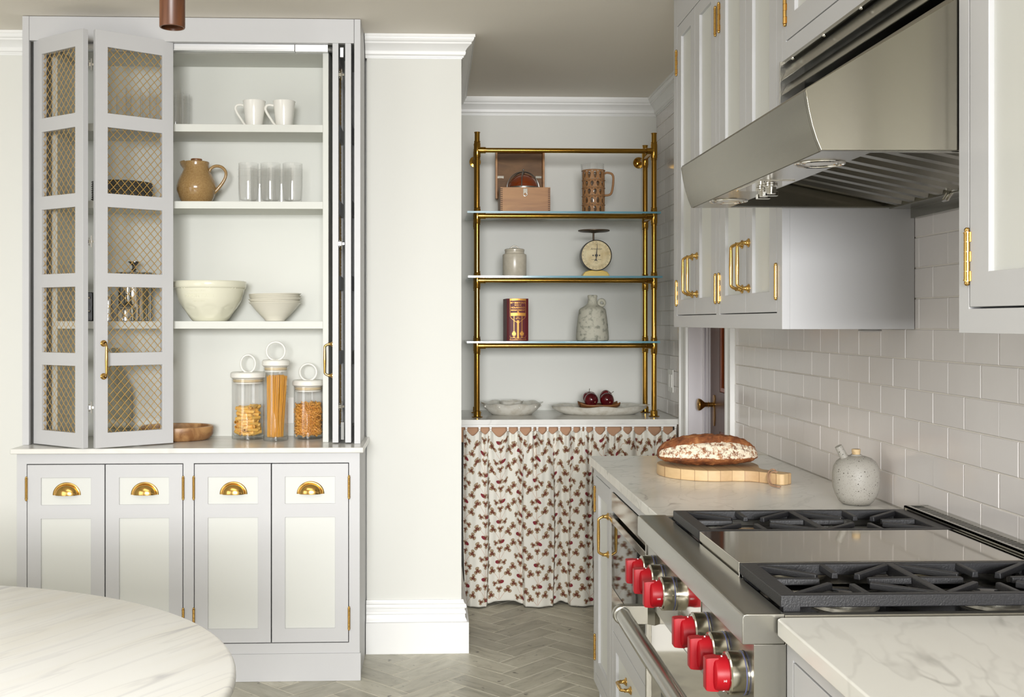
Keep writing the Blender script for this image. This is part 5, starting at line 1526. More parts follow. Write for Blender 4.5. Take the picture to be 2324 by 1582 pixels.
obj('carcass', b, PAINT, t, bevel=.0008)
upper_doors(t, [(3.861, 3.5995), (3.5965, 3.327), (3.280, 3.0075), (3.0045, 2.733)], 1.4225, 2.4505, 1.476, 2.405,
            [(-1, (1.50, 2.325)), (1, (1.50, 2.325)), (-1, (1.50, 2.325)), (1, (1.50, 2.325))], [-.030, .030, -.030, .030])
b = MB(); b.lathe([(0, 0), (.028, 0), (.030, -.005), (.022, -.008), (0, -.008)], (1.13, 2.78, 1.379), 24); obj('puck_light', b, ALU, t)
t = thing('wall_cabinet', 'grey upper cabinet directly above the steel range hood', 'cabinet', (1.04, 2.23, 2.05))
b = MB(); Y0, Y1 = 1.774, 2.687
b.box(XU, XU + .02, 2.658, Y1, 2.047, TOPZ); b.box(XU, XU + .02, Y0, 1.803, 2.047, TOPZ); b.box(XU, XU + .02, Y0, Y1, 2.047, 2.0895); b.box(XU, XU + .02, Y0, Y1, 2.4535, TOPZ)
obj('face_frame', b, PAINT, t, bevel=.0008)
b = MB(); b.box(XU + .02, XR - .001, Y0, Y1, 2.06, 2.075); b.box(XU + .02, XR - .001, Y0, Y0 + .015, 2.06, TOPZ); b.box(XU + .02, XR - .001, Y1 - .015, Y1, 2.06, TOPZ); b.box(XR - .012, XR - .001, Y0, Y1, 2.06, TOPZ); obj('carcass', b, PAINT, t)
upper_doors(t, [(2.6555, 2.232), (2.229, 1.8055)], 2.0925, 2.4505, 2.150, 2.395, [(-1, (2.175, 2.37)), (1, (2.175, 2.37))], [None, None])
t = thing('wall_cabinet', 'grey upper cabinet in the near right corner, in front of the hood', 'cabinet', (1.04, 1.4, 1.379))
b = MB(); Y0, Y1 = 0.85, 1.7725
b.box(XU, XU + .02, 1.739, Y1, 1.379, TOPZ); b.box(XU, XU + .02, Y0, .89, 1.379, TOPZ); b.box(XU, XU + .02, Y0, Y1, 1.379, 1.4185); b.box(XU, XU + .02, Y0, Y1, 2.4535, TOPZ)
obj('face_frame', b, PAINT, t, bevel=.0008)
b = MB(); b.box(XU + .02, XR - .001, Y0, Y0 + .018, 1.379, TOPZ); b.box(XU + .02, XR - .001, Y1 - .018, Y1, 1.379, TOPZ); b.box(XU + .02, XR - .001, Y0, Y1, 1.384, 1.402); b.box(XR - .012, XR - .001, Y0, Y1, 1.4, TOPZ); obj('carcass', b, PAINT, t, bevel=.0008)
upper_doors(t, [(1.736, 1.316), (1.313, .893)], 1.4215, 2.4505, 1.477, 2.395, [(-1, (1.5035, 2.3)), (1, (1.5035, 2.3))], [None, None])

# ================================================================== RANGE HOOD
HY0, HY1 = 1.776, 2.684
HOODST = mat('hood_steel', (138, 134, 121), 0.2, 1.0, bump=(60, 0.05, 0.002, (1, 0.03, 1)))
t = thing('range_hood', 'brushed steel wall range hood with louvred top above the range', 'hood', (.9, 2.23, 1.68))
zb5 = 1.681; th4 = .0015
side = [(.640, zb5), (.632, 1.700), (.625, 1.722), (.619, 1.748), (.6155, 1.768), (.614, 1.780), (.6165, 1.785), (.866, 1.934), (.870, 1.945), (XR - .003, 1.945), (XR - .003, zb5 + .003)]
def offs(pl, d): return pl
for y0, y1 in ((HY0, HY0 + .010), (HY1 - .010, HY1)):
    b = MB(); b.prism([(x, z) for x, z in side], y0, y1, 'y'); obj('side_panel', b, HOODST, t, bevel=.0012)
b = MB(); pts = side[:9] + [(1.0, 1.945)]
inn = [(x + .004, z + (.002 if i == 0 else -.003 if i > 5 else 0)) for i, (x, z) in enumerate(pts)]
b.prism(pts + inn[::-1], HY0 + .0098, HY1 - .0098, 'y'); obj('canopy', b, HOODST, t, angle=24)
b = MB(); b.box(.644, .729, HY0 + .01, HY1 - .01, zb5, zb5 + .003); b.box(.729, XR - .004, HY0 + .01, HY0 + .022, zb5, zb5 + .003); b.box(.729, XR - .004, HY1 - .022, HY1 - .01, zb5, zb5 + .003)
b.box(.729, .731, HY0 + .01, HY1 - .01, zb5, zb5 + .10)
obj('underside', b, STEEL, t)
b = MB(); b.box(1.135, XR - .003, HY0 + .01, HY1 - .01, zb5 - .002, zb5 + .012); b.box(1.185, XR - .003, HY0 + .01, HY1 - .02, zb5 - .026, zb5)
obj('back_channel', b, STEEL, t, bevel=.001)
# baffle filters: sloping down towards the wall
zf0, zf1, xf0, xf1 = 1.775, 1.692, .735, 1.150
for f, (y0, y1) in enumerate(((HY0 + .024, 2.228), (2.232, HY1 - .024))):
    b = MB(); npl = 6; w_ = (y1 - y0) / npl
    for i in range(npl):
        a = y0 + i * w_
        q = [(a, 0), (a + w_ * .18, -.012), (a + w_ * .52, -.012), (a + w_ * .70, 0)]
        for (ya, za), (yb, zb6) in zip(q, q[1:]):
            b.add([(xf0, ya, zf0 + za), (xf1, ya, zf1 + za), (xf1, yb, zf1 + zb6), (xf0, yb, zf0 + zb6)], [(0, 1, 2, 3)])
    b.add([(xf0, y0, zf0 + .012), (xf1, y0, zf1 + .012), (xf1, y1, zf1 + .012), (xf0, y1, zf0 + .012)], [(0, 1, 2, 3)])
    o = obj('baffle_filter', b, STEEL, t, smooth=False)
    ym = 1.985 if f == 0 else 2.36
    b = MB(); b.tube([(xf1 - .012, ym - .01, zf1 - .010), (xf1 - .022, ym - .008, zf1 - .026), (xf1 - .022, ym + .008, zf1 - .026), (xf1 - .012, ym + .010, zf1 - .010)], .0042, 8); obj('filter_pull', b, CHROME, o)
for yl in (1.921, 2.524):
    b = MB(); b.ring((.690, yl, zb5 - .0005), .042, .0028, 'z', 40, 8); b.ring((.690, yl, zb5 + .002), .030, .004, 'z', 36, 8); b.lathe([(0, .002), (.040, .002)], (.690, yl, zb5 - .0015), 36)
    o = obj('lamp_ring', b, CHROME, t)
    b = MB(); b.lathe([(0, 0), (.025, 0)], (.690, yl, zb5 - .001), 28); obj('lamp_lens', b, mat('lamp_lens', (210, 206, 196), .12), o)
b = MB(); pc = WZ(1755, 425, zb5 - .001); yc_ = pc.y
b.box(.650, .722, 2.235 - .085, 2.235 + .085, zb5 - .002, zb5 + .0005); o = obj('control_panel', b, MIRROR, t, bevel=.0008)
for dy in (-.030, .022):
    b = MB(); b.lathe([(0, 0), (.014, 0), (.014, -.004), (.011, -.005), (.011, -.020), (0, -.020)], (.690, 2.235 + dy, zb5 - .002), 24); b.box(.676, .704, 2.235 + dy - .005, 2.235 + dy + .005, zb5 - .026, zb5 - .016); obj('control_knob', b, CHROME, o, bevel=.001)
# louvred vent above the canopy
b = MB(); b.box(.868, .876, HY0, HY1, 2.038, 2.046); b.box(.862, 1.0, HY1 - .004, HY1, 1.942, 2.046); b.box(.862, 1.0, HY0, HY0 + .004, 1.942, 2.046); b.box(.93, .935, HY0, HY1, 1.945, 2.046); b.box(.868, 1.0, HY0, HY1, 2.042, 2.046)
vent = obj('vent_frame', b, STEEL, t, bevel=.0006)
b = MB(); b.box(.925, .929, HY0 + .005, HY1 - .006, 1.946, 2.04); obj('vent_backing', b, BLACK, t)
for z0_, z1_ in ((1.999, 2.030), (1.962, 1.989)):
    b = MB(); b.prism([(.8655, z0_), (.8670, z0_ - .0008), (.8800, z1_ - .002), (.8990, z1_ + .006), (.8985, z1_ + .0075), (.8785, z1_), (.8665, z0_ + .003)], HY0 + .005, HY1 - .006, 'y'); obj('louvre', b, STEEL, t)
for i in range(4):
    b = MB(); y = 2.60 - i * .21; b.sphere((.868, y, 2.036), .0045, 12, 8); obj('screw', b, CHROME, t)

# ================================================================== RANGE
RY0, RY1 = 1.7605, 2.676
t = thing('range', 'stainless steel gas range with six red knobs, black grates and steel griddle cover', 'range', (.85, 2.22, 0))
b = MB(); led = [(.504, .869), (.504, .912), (.506, .9175), (.511, .919), (.5745, .919), (.5745, .8693), (.523, .869)]
b.prism(led, RY0, RY1, 'y'); obj('landing_ledge', b, STEEL, t, bevel=.0018, seg=3)
b = MB(); b.box(.523, .575, RY0, RY0 + .012, .05, .8692); b.box(.575, 1.20, RY0, RY0 + .012, .05, .902); obj('side_panel', b, STEEL, t, bevel=.0012)
b = MB(); b.box(.523, 1.20, RY1 - .012, RY1, .05, .869); obj('side_panel', b, STEEL, t, bevel=.0012)
b = MB(); b.box(.526, .55, RY0 + .012, RY1 - .012, .708, .8688); obj('control_panel', b, STEEL, t, bevel=.0008)
b = MB(); b.box(.5245, .5262, 2.120, 2.325, .712, .866); obj('display_panel', b, MIRROR, t, bevel=.0008)
b = MB(); b.box(.530, .58, RY0 + .004, RY1 - .004, .195, .7035); od = obj('oven_door', b, MIRROR, t, bevel=.002)
b = MB(); b.box(.5285, .5301, RY0 + .16, RY1 - .16, .30, .600); obj('oven_window', b, BLACKGLASS, od, bevel=.0006)
b = MB(); b.box(.545, .60, RY0 + .004, RY1 - .004, .07, .188); obj('kick_panel', b, STEEL, t, bevel=.001)
for y in (RY0 + .06, RY1 - .06):
    for x in (.62, 1.12):
        b = MB(); b.cyl((x, y, 0), (x, y, .072), .018, n=14); obj('leg', b, STEEL, t)
# handle: bar on two brackets
hzc, hxc = .690, .455
b = MB(); b.cyl((hxc, RY0 + .045, hzc), (hxc, RY1 - .052, hzc), .0185, n=32); ha = obj('door_handle', b, STEEL, t)
for y in (RY0 + .062, RY1 - .060):
    b = MB(); b.lathe([(.0, -.012), (.021, -.012), (.0235, -.008), (.0235, .008), (.021, .012), (0, .012)], (hxc, y, hzc), 28, axis='y')
    b.box(hxc, .515, y - .012, y + .012, hzc - .0225, hzc + .0225); b.prism([(.515, y - .012), (.515, y + .012), (.531, y + .026), (.531, y - .026)], hzc - .0225, hzc + .0225, 'z')
    obj('handle_bracket', b, STEEL, ha, bevel=.0015)
# knobs
SILK = mat('knob_marking', (235, 235, 235), .5); BLUE = mat('knob_seal', (96, 100, 140), .4)
bez = MB(); bez.lathe([(0, 0), (.0355, 0), (.0355, .003), (.0365, .005), (.0365, .0265), (.0350, .029), (.0322, .030), (.0312, .029), (0, .029)], n=48, axis='-x')
BEZ = bez.mesh('bezel', mat('bezel_steel', (196, 192, 178), .2, 1.0, bump=(60, .04, .002, (1, .03, 1))), angle=28)
dia = MB(); dia.lathe([(0, .02), (.0290, .02), (.0295, .044), (.0275, .051), (.0245, .053), (.018, .0545), (0, .0545)], n=40, axis='-x')
# grip: a tall blade across the knob face
g = [( -.0105, .0), (-.0115, .012), (-.0085, .0215), (.0085, .0215), (.0115, .012), (.0105, 0)]
poly = [(-.0105, -.0285), (.0105, -.0285), (.0118, -.012), (.0118, .012), (.0105, .0285), (-.0105, .0285), (-.0118, .012), (-.0118, -.012)]
def loft(b, levels):
    n = len(levels[0][1]); vs = []
    for x, pl in levels: vs += [(x, p[0], p[1]) for p in pl]
    fs = [(i * n + k, i * n + (k + 1) % n, (i + 1) * n + (k + 1) % n, (i + 1) * n + k) for i in range(len(levels) - 1) for k in range(n)]
    fs.append(tuple((len(levels) - 1) * n + k for k in range(n))); b.add(vs, fs)
sc_ = lambda k, j: [(p[0] * k, p[1] * j) for p in poly]
loft(dia, [(-.045, sc_(1.12, 1.0)), (-.058, sc_(1.06, .985)), (-.0635, sc_(1.0, .96)), (-.0655, sc_(.93, .93)), (-.0662, sc_(.80, .88))])
DIA = dia.mesh('dial', RED, angle=30)
seal = MB(); seal.lathe([(.0362, 0.002), (.0368, .0025), (.0368, .0038), (.0362, .0042)], n=48, axis='-x'); SEAL = seal.mesh('seal_ring', BLUE)
for i, u in enumerate((1481.6, 1501, 1527, 1603, 1644, 1685)):
    y = yX(u, .525); z = .800
    k = inst('knob', BEZ, Matrix.Translation((.526, y, z)), t)
    base = Matrix.Translation((.526, y, z))
    inst('dial', DIA, base, k, label='red dial with raised grip')
    inst('seal_ring', SEAL, base, k)
    # printed marks round the near edge of the red dial
    mk = MB()
    for j in range(7):
        a = -PI / 2 - .5 + j * .13; r_ = .0297
        yy, zz_ = y + r_ * math.cos(a) , z + r_ * math.sin(a)
        if i != 2: mk.sphere((.526 - .0365, yy, zz_), .0009, 6, 4)
        else: mk.cyl((.526 - .0345, yy, zz_), (.526 - .0385, yy, zz_), .0004, n=4)
    mk.sphere((.526 - .038, y - .004, z + .0294), .0016, 8, 5)
    obj('dial_marks', mk, SILK, k)
    tm = text_mesh('lettering', {2: '100', 3: ''}.get(i, 'HI') or '', .0058, SILK, .0001)
    if i != 3:
        for v in tm.vertices:
            x_, y_, d_ = v.co; a = PI + .15 + y_ / .0297 * 1.0
            # letters wrap on the side of the dial that faces the room's near end
            v.co = (.526 - .038 + x_, y + (.0297 + d_) * math.cos(a), z + (.0297 + d_) * math.sin(a))
        inst('lettering', tm, Matrix.Identity(4) @ Matrix.Identity(4), None) if False else None
        o = bpy.data.objects.new('lettering', tm); COL.objects.link(o); o.parent = k
        o.matrix_local = Matrix.Translation(-Vector((.526, y, z)))
        # knob instance carries its own translation, so marks are stored relative to it
for o in t.children:
    if o.name.startswith('knob'):
        for c in o.children:
            off = o.matrix_local.translation
            if c.name.startswith(('dial_marks',)): c.location = -off - Vector((0, 0, 0))
            elif c.name.startswith(('dial', 'seal_ring')): c.matrix_local = Matrix.Identity(4)
b = MB(); 
# cooktop well, grates, griddle, burners
b.box(.5745, 1.145, RY0 + .012, RY1 - .012, .880, .893); b.box(.5745, .580, RY0 + .012, RY1 - .012, .893, .9155)
obj('spill_tray', b, BLACK, t)
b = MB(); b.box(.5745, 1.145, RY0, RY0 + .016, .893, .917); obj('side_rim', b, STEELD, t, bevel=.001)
b = MB(); b.box(.5745, 1.145, RY1 - .016, RY1, .893, .917); obj('side_rim', b, STEEL, t, bevel=.001)
GZ = .942
def grate(y0, y1):
    b = MB(); x0, x1 = .577, 1.141; zt_, zb_ = GZ, GZ - .021; fw = .030; ew = .016
    b.box(x0, x0 + fw, y0, y1, zb_, zt_); b.box(x1 - fw, x1, y0, y1, zb_, zt_); b.box(x0, x1, y0, y0 + ew, zb_, zt_); b.box(x0, x1, y1 - ew, y1, zb_, zt_)
    xm = (x0 + x1) / 2
    b.box(xm - .008, xm + .008, y0 + ew, y1 - ew, zb_, zt_)
    for x in (x0 + .004, x1 - .034):
        for y in (y0, y1 - .02): b.box(x, x + .030, y, y + .020, .8935, zb_)
    b.flush()
    for (xa, xb) in ((x0 + fw, xm - .008), (xm + .008, x1 - fw)):
        cx_, cy_ = (xa + xb) / 2, (y0 + y1) / 2
        ends = [(xa, y0 + ew), (xb, y0 + ew), (xa, y1 - ew), (xb, y1 - ew), (xa, cy_), (xb, cy_), (cx_, y0 + ew), (cx_, y1 - ew)]
        for k, (ex, ey) in enumerate(ends):
            d = Vector((cx_ - ex, cy_ - ey)); L = d.length; d.normalize(); st = 0.0; stop = L - (.048 if k < 4 else .044 if k < 6 else .040)
            p0 = Vector((ex, ey)); p1 = p0 + d * stop; nn = Vector((-d.y, d.x)) * .0052
            vs = []
            for p, hz_ in ((p0, zt_), (p1, zt_ - .001)):
                for sg in (1, -1):
                    q = p + nn * sg; vs.append((q.x, q.y, hz_)); q2 = p + nn * 1.25 * sg; vs.append((q2.x, q2.y, zt_ - .0125))
            # order: p0+top,p0+bot,p0-top,p0-bot,p1+top,p1+bot,p1-top,p1-bot
            b.add(vs, [(0, 2, 6, 4), (1, 5, 7, 3), (0, 4, 5, 1), (2, 3, 7, 6), (4, 6, 7, 5), (0, 1, 3, 2)])
    return obj('grate', b, IRON, t, bevel=.0022, seg=2, smooth=True)
grate(1.790, 2.034); grate(2.350, 2.606)
b = MB(); q = [(.577, 2.040), (.577, 2.344)]
b.box(.577, 1.141, 2.040, 2.344, GZ - .004, GZ); b.box(.577, .580, 2.040, 2.344, .898, GZ - .004); b.box(.577, 1.141, 2.040, 2.043, .898, GZ - .004); b.box(.577, 1.141, 2.341, 2.344, .898, GZ - .004)
obj('griddle_cover', b, MIRROR, t, bevel=.0015)
for yc_ in (1.912, 2.478):
    for xc_ in (.728, 1.0):
        b = MB(); b.lathe([(0, .0), (.062, 0), (.058, .005), (.046, .006), (.046, .013), (.044, .015), (0, .015)], (xc_, yc_, .8935), 36); bu = obj('burner', b, mat('burner_alloy', (150, 148, 140), .4, .8), t)
        b = MB(); b.lathe([(.0, .0), (.0405, 0), (.042, .003), (.040, .007), (.036, .0085), (0, .0095)], (xc_, yc_, .9087), 36); obj('burner_cap', b, BLACK, bu)
        b = MB()
        for i in range(24):
            a = 2 * PI * i / 24; b.box(xc_ + .0462 * math.cos(a) - .0006, xc_ + .0462 * math.cos(a) + .0006, yc_ + .0462 * math.sin(a) - .0006, yc_ + .0462 * math.sin(a) + .0006, .901, .9068)
        obj('burner_ports', b, DARK, bu)
b = MB(); b.box(1.145, 1.149, RY0, RY1 - .066, .893, .950); b.box(1.145, 1.158, RY0, RY1 - .066, .946, .950); b.box(1.186, XR - .002, RY0, RY1 - .066, .893, .950); b.box(1.145, XR - .002, RY1 - .070, RY1 - .066, .893, .950); b.box(1.145, XR - .002, RY0, RY0 + .02, .946, .950)
n = 58
for i in range(n + 1):
    y = RY0 + .02 + (RY1 - .10 - RY0 - .02) * i / n; b.box(1.158, 1.186, y - .0026, y + .0026, .9465, .9495)
vr = obj('back_vent', b, STEEL, t)
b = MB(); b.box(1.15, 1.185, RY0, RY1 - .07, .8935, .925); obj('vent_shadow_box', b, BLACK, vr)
b = MB(); b.box(1.145, XR - .002, RY1 - .066, RY1, .893, .917); obj('back_rim', b, STEEL, t)
b = MB(); b.box(.585, 1.20, RY0 + .013, RY1 - .013, .075, .8795); obj('body', b, DARK, t)

# ================================================================== RIGHT: base cabinets and worktops
XF = .577
t = thing('base_cabinet', 'grey base cabinet under the bread board counter with door, drawer and steam oven', 'cabinet', (.9, 3.3, 0))
ytl = yX(1347.5, XF); k_ = .9863
yd0, yd1 = 3.862, 3.549; yo0, yo1 = 3.489, 2.74
b = MB()
b.box(XF, XF + .02, yd0 + .003, ytl, .104, .883); b.box(XF, XF + .02, yo0 + .003, yd1 - .003, .104, .883); b.box(XF, XF + .02, 2.677, yo1 - .003, .104, .883)
b.box(XF, XF + .02, 2.677, ytl, .851, .883); b.box(XF, XF + .02, 2.677, ytl, .104, .1445); b.box(XF, XF + .02, yo1, yo0, .402, .455)
obj('face_frame', b, PAINT, t, bevel=.0008)
b = MB(); b.box(XF + .02, XR - .002, ytl - .018, ytl, .0, .883); b.box(XF + .02, XR - .002, 2.678, 2.694, .0, .883); b.box(XF + .02, XR - .002, 2.677, ytl, .104, .12); b.box(XR - .014, XR - .002, 2.677, ytl, .1, .883); b.box(XF + .021, XR - .014, 3.51, 3.525, .12, .883); obj('carcass', b, PAINT, t)
b = MB(); b.box(XF + .045, XF + .06, 2.68, ytl - .018, 0, .104); obj('toe_kick', b, PAINT, t)
w = yd0 - yd1; M = HX(XF, yd0, .1475)
d = shaker('door', M, w, .848 - .1475, .02, (.058, w - .058, [(.198 - .1475, .788 - .1475)]), t, recess=.009)
inst('handle', PULL, HX(XF, yd1 + .030, .690), d)
for z in (.765, .236): inst('hinge', HINGE, HX(XF, yd0 + .003, z), d)
w = yo0 - yo1; M = HX(XF, yo0, .1475)
d = shaker('drawer', M, w, .399 - .1475, .02, (.058, w - .058, [(.05, .2015)]), t, recess=.009)
pb = bar_pull_mesh(.105, .030, .0046, 'drawer_pull')
inst('drawer_pull', pb, Matrix.Translation((XF + .009, 3.255, .300)) @ Matrix.Rotation(-PI / 2, 4, 'Z') @ Matrix.Rotation(PI / 2, 4, 'Y'), d)
t = thing('steam_oven', 'built-in steel and dark glass oven under the counter beside the range', 'oven', (.7, 3.1, .46))
b = MB(); b.box(XF - .004, XF + .02, yo1 + .001, yo0 - .001, .789, .849); obj('control_panel', b, MIRROR, t, bevel=.0012)
b = MB(); b.box(XF - .012, XF + .02, yo1 + .001, yo0 - .001, .757, .781); obj('handle_strip', b, MIRROR, t, bevel=.0015)
b = MB(); b.box(XF - .004, XF + .02, yo1 + .001, yo0 - .001, .545, .754); obj('glass_front', b, BLACKGLASS, t, bevel=.001)
b = MB(); b.box(XF - .004, XF + .02, yo1 + .001, yo0 - .001, .458, .543); obj('lower_strip', b, MIRROR, t, bevel=.001)
b = MB(); b.box(XF + .021, XR - .05, yo1 + .01, yo0 - .01, .46, .845); obj('body', b, DARK, t)
b = MB(); b.prism([(.559, RY1 + .002), (XR - .001, RY1 + .002), (XR - .001, 3.902), (.559, 3.902)], .8845, .914, 'z')
top('marble_worktop', b, M_CTR, 'marble counter slab carrying the bread board and oil bottle beyond the range', 'worktop', loc=(.88, 3.29, .8845), bevel=.0025, seg=3)
t = thing('base_cabinet', 'grey base cabinet at the near right corner, in front of the range', 'cabinet', (.9, 1.3, 0))
b = MB(); yA, yB = .70, 1.7585
b.box(XF, XF + .02, 1.728, yB, .104, .883); b.box(XF, XF + .02, yA, .74, .104, .883); b.box(XF, XF + .02, yA, yB, .853, .883); b.box(XF, XF + .02, yA, yB, .104, .1445); b.box(XF, XF + .02, 1.232, 1.252, .104, .883)
obj('face_frame', b, PAINT, t, bevel=.0008)
b = MB(); b.box(XF + .02, XR - .002, yA, yA + .018, 0, .883); b.box(XF + .02, XR - .002, yB - .018, yB, 0, .883); b.box(XF + .02, XR - .002, yA, yB, .104, .12); b.box(XR - .014, XR - .002, yA, yB, .1, .883); obj('carcass', b, PAINT, t)
for (ya, yb) in ((1.725, 1.255), (1.229, .743)):
    w = ya - yb; M = HX(XF, ya, .1475); shaker('door', M, w, .8495 - .1475, .02, (.075, w - .058, [(.05, .64)]), t, recess=.009)
b = MB(); b.box(XF + .045, XF + .06, yA, yB, 0, .104); obj('toe_kick', b, PAINT, t)
b = MB(); b.prism([(.559, .68), (XR - .001, .68), (XR - .001, RY0 - .002), (.566, RY0 - .002), (.559, RY0 - .009)], .8845, .914, 'z')
top('marble_worktop', b, M_NEAR, 'near marble counter slab in the bottom right corner, in front of the range', 'worktop', loc=(.88, 1.2, .8845), bevel=.0035, seg=3)

# ================================================================== ON THE COUNTER
# paddle board
def blocks_mat():
    m = bpy.data.materials.new('butcher_block'); m.use_nodes = True; nt = m.node_tree; L = nt.links.new; b = nt.nodes['Principled BSDF']; b.inputs['Roughness'].default_value = .5
    tc = N(nt, 'ShaderNodeTexCoord'); sx = N(nt, 'ShaderNodeSeparateXYZ'); L(tc.outputs['Object'], sx.inputs[0])
    mu = N(nt, 'ShaderNodeMath', operation='MULTIPLY'); mu.inputs[1].default_value = 27.0; L(sx.outputs[0], mu.inputs[0])
    fl = N(nt, 'ShaderNodeMath', operation='FLOOR'); L(mu.outputs[0], fl.inputs[0])
    wn = N(nt, 'ShaderNodeTexWhiteNoise', noise_dimensions='1D'); L(fl.outputs[0], wn.inputs['W'])
    mp = N(nt, 'ShaderNodeMapping', i_Scale=(30, 4, 40)); L(tc.outputs['Object'], mp.inputs[0])
    n = N(nt, 'ShaderNodeTexNoise', i_Scale=2.0, i_Detail=5.0); L(mp.outputs[0], n.inputs[0])
    a = N(nt, 'ShaderNodeMath', operation='MULTIPLY_ADD'); a.inputs[1].default_value = .55; L(wn.outputs[0], a.inputs[0]); 
    q = N(nt, 'ShaderNodeMath', operation='MULTIPLY'); q.inputs[1].default_value = .5; L(n.outputs[0], q.inputs[0]); L(q.outputs[0], a.inputs[2])
    cr = N(nt, 'ShaderNodeValToRGB'); cr.color_ramp.elements[0].color = (*lin((212, 182, 136)), 1); cr.color_ramp.elements[1].color = (*lin((186, 152, 112)), 1); cr.color_ramp.elements[0].position = .2; cr.color_ramp.elements[1].position = .85
    L(a.outputs[0], cr.inputs[0])
    fr = N(nt, 'ShaderNodeMath', operation='FRACT'); L(mu.outputs[0], fr.inputs[0]); g = N(nt, 'ShaderNodeMath', operation='LESS_THAN'); g.inputs[1].default_value = .04; L(fr.outputs[0], g.inputs[0])
    mx = N(nt, 'ShaderNodeMix', data_type='RGBA'); mx.inputs[7].default_value = (*lin((150, 116, 80)), 1); L(g.outputs[0], mx.inputs[0]); L(cr.outputs[0], mx.inputs[6]); L(mx.outputs[2], b.inputs['Base Color'])
    return m
BB = blocks_mat()
bc = Vector((.865, 3.415, .9143)); hd = Vector((.166, -.205)).normalized(); rB = .158
t = thing('paddle_board', 'round pale wooden paddle board with handle and leather loop, under the bread', 'board', bc)
ang = math.atan2(hd.y, hd.x); out_ = []
hw = .027; L2 = .292
a0 = .42
for i in range(49):
    a = a0 + (2 * PI - 2 * a0) * i / 48; out_.append((rB * math.cos(a), rB * math.sin(a)))
# concave neck and handle (local x = handle direction)
out_ += [(rB + .010, -.044), (rB + .024, -.032), (rB + .045, -hw), (L2 - .008, -hw), (L2, -hw + .008), (L2, hw - .008), (L2 - .008, hw), (rB + .045, hw), (rB + .024, .032), (rB + .010, .044)]
b = MB(); b.prism(out_, 0, .033, 'z'); b.xf(Matrix.Rotation(ang, 4, 'Z')); obj('board', b, BB, t, local=True, bevel=.003, seg=3, angle=30)
LEA = mat('leather_lace', (172, 136, 108), .6)
b = MB(); R_ = Matrix.Rotation(ang, 4, 'Z')
b.tube([R_ @ Vector(p) for p in smooth(((.252, -.004, .0335), (.246, .006, .037), (.238, .004, .040), (.238, -.014, .037), (.244, -.030, .030), (.258, -.050, .012), (.276, -.062, .003), (.300, -.070, .0028)))], .0022, 8)
b.tube([R_ @ Vector(p) for p in smooth(((.256, .0, .0335), (.250, -.012, .035), (.250, -.030, .030), (.262, -.046, .012), (.278, -.056, .003), (.300, -.066, .0028)))], .0022, 8)
b.ring(tuple(R_ @ Vector((.306, -.069, .003))), .005, .0022, 'z', 16, 8)
obj('leather_loop', b, LEA, t, local=True)
# bread
def bread_mat():
    m = bpy.data.materials.new('bread_crust'); m.use_nodes = True; nt = m.node_tree; L = nt.links.new; b = nt.nodes['Principled BSDF']; b.inputs['Roughness'].default_value = .75
    tc = N(nt, 'ShaderNodeTexCoord'); sx = N(nt, 'ShaderNodeSeparateXYZ'); L(tc.outputs['Object'], sx.inputs[0])
    n1 = N(nt, 'ShaderNodeTexNoise', i_Scale=30.0, i_Detail=8.0, i_Roughness=.7); L(tc.outputs['Object'], n1.inputs[0])
    cr = N(nt, 'ShaderNodeValToRGB'); e = cr.color_ramp.elements; e[0].position = .3; e[0].color = (*lin((64, 32, 16)), 1); e[1].position = .72; e[1].color = (*lin((190, 132, 78)), 1); q = e.new(.5); q.color = (*lin((136, 78, 40)), 1)
    L(n1.outputs[0], cr.inputs[0])
    # flour: patchy, only where the attribute says the dusted skin is
    at = N(nt, 'ShaderNodeAttribute', attribute_name='flour'); n2 = N(nt, 'ShaderNodeTexNoise', i_Scale=85.0, i_Detail=9.0, i_Roughness=.8); L(tc.outputs['Object'], n2.inputs[0])
    vo = N(nt, 'ShaderNodeTexVoronoi', i_Scale=60.0, feature='DISTANCE_TO_EDGE'); L(tc.outputs['Object'], vo.inputs[0])
    vr_ = N(nt, 'ShaderNodeMapRange'); vr_.inputs[1].default_value = 0.02; vr_.inputs[2].default_value = .10; vr_.inputs[3].default_value = -.045; vr_.inputs[4].default_value = 0; L(vo.outputs[0], vr_.inputs[0])
    a = N(nt, 'ShaderNodeMath', operation='ADD'); L(at.outputs['Fac'], a.inputs[0]); L(n2.outputs[0], a.inputs[1])
    a2 = N(nt, 'ShaderNodeMath', operation='ADD'); L(a.outputs[0], a2.inputs[0]); L(vr_.outputs[0], a2.inputs[1])
    r = N(nt, 'ShaderNodeMapRange', interpolation_type='SMOOTHSTEP'); r.inputs[1].default_value = .94; r.inputs[2].default_value = 1.07; L(a2.outputs[0], r.inputs[0])
    mx = N(nt, 'ShaderNodeMix', data_type='RGBA'); mx.inputs[7].default_value = (*lin((236, 224, 200)), 1); L(r.outputs[0], mx.inputs[0]); L(cr.outputs[0], mx.inputs[6]); L(mx.outputs[2], b.inputs['Base Color'])
    bp = N(nt, 'ShaderNodeBump', i_Strength=.5, i_Distance=.003); L(n1.outputs[0], bp.inputs['Height']); L(bp.outputs[0], b.inputs['Normal'])
    return m
from mathutils import noise
t = thing('bread_loaf', 'crusty floured sourdough loaf on the round paddle board', 'bread', (.862, 3.405, .9476))
b = MB(); LA, LB, LH = .157, .088, .092; nu, nv = 160, 70; vs = []; fl_ = []
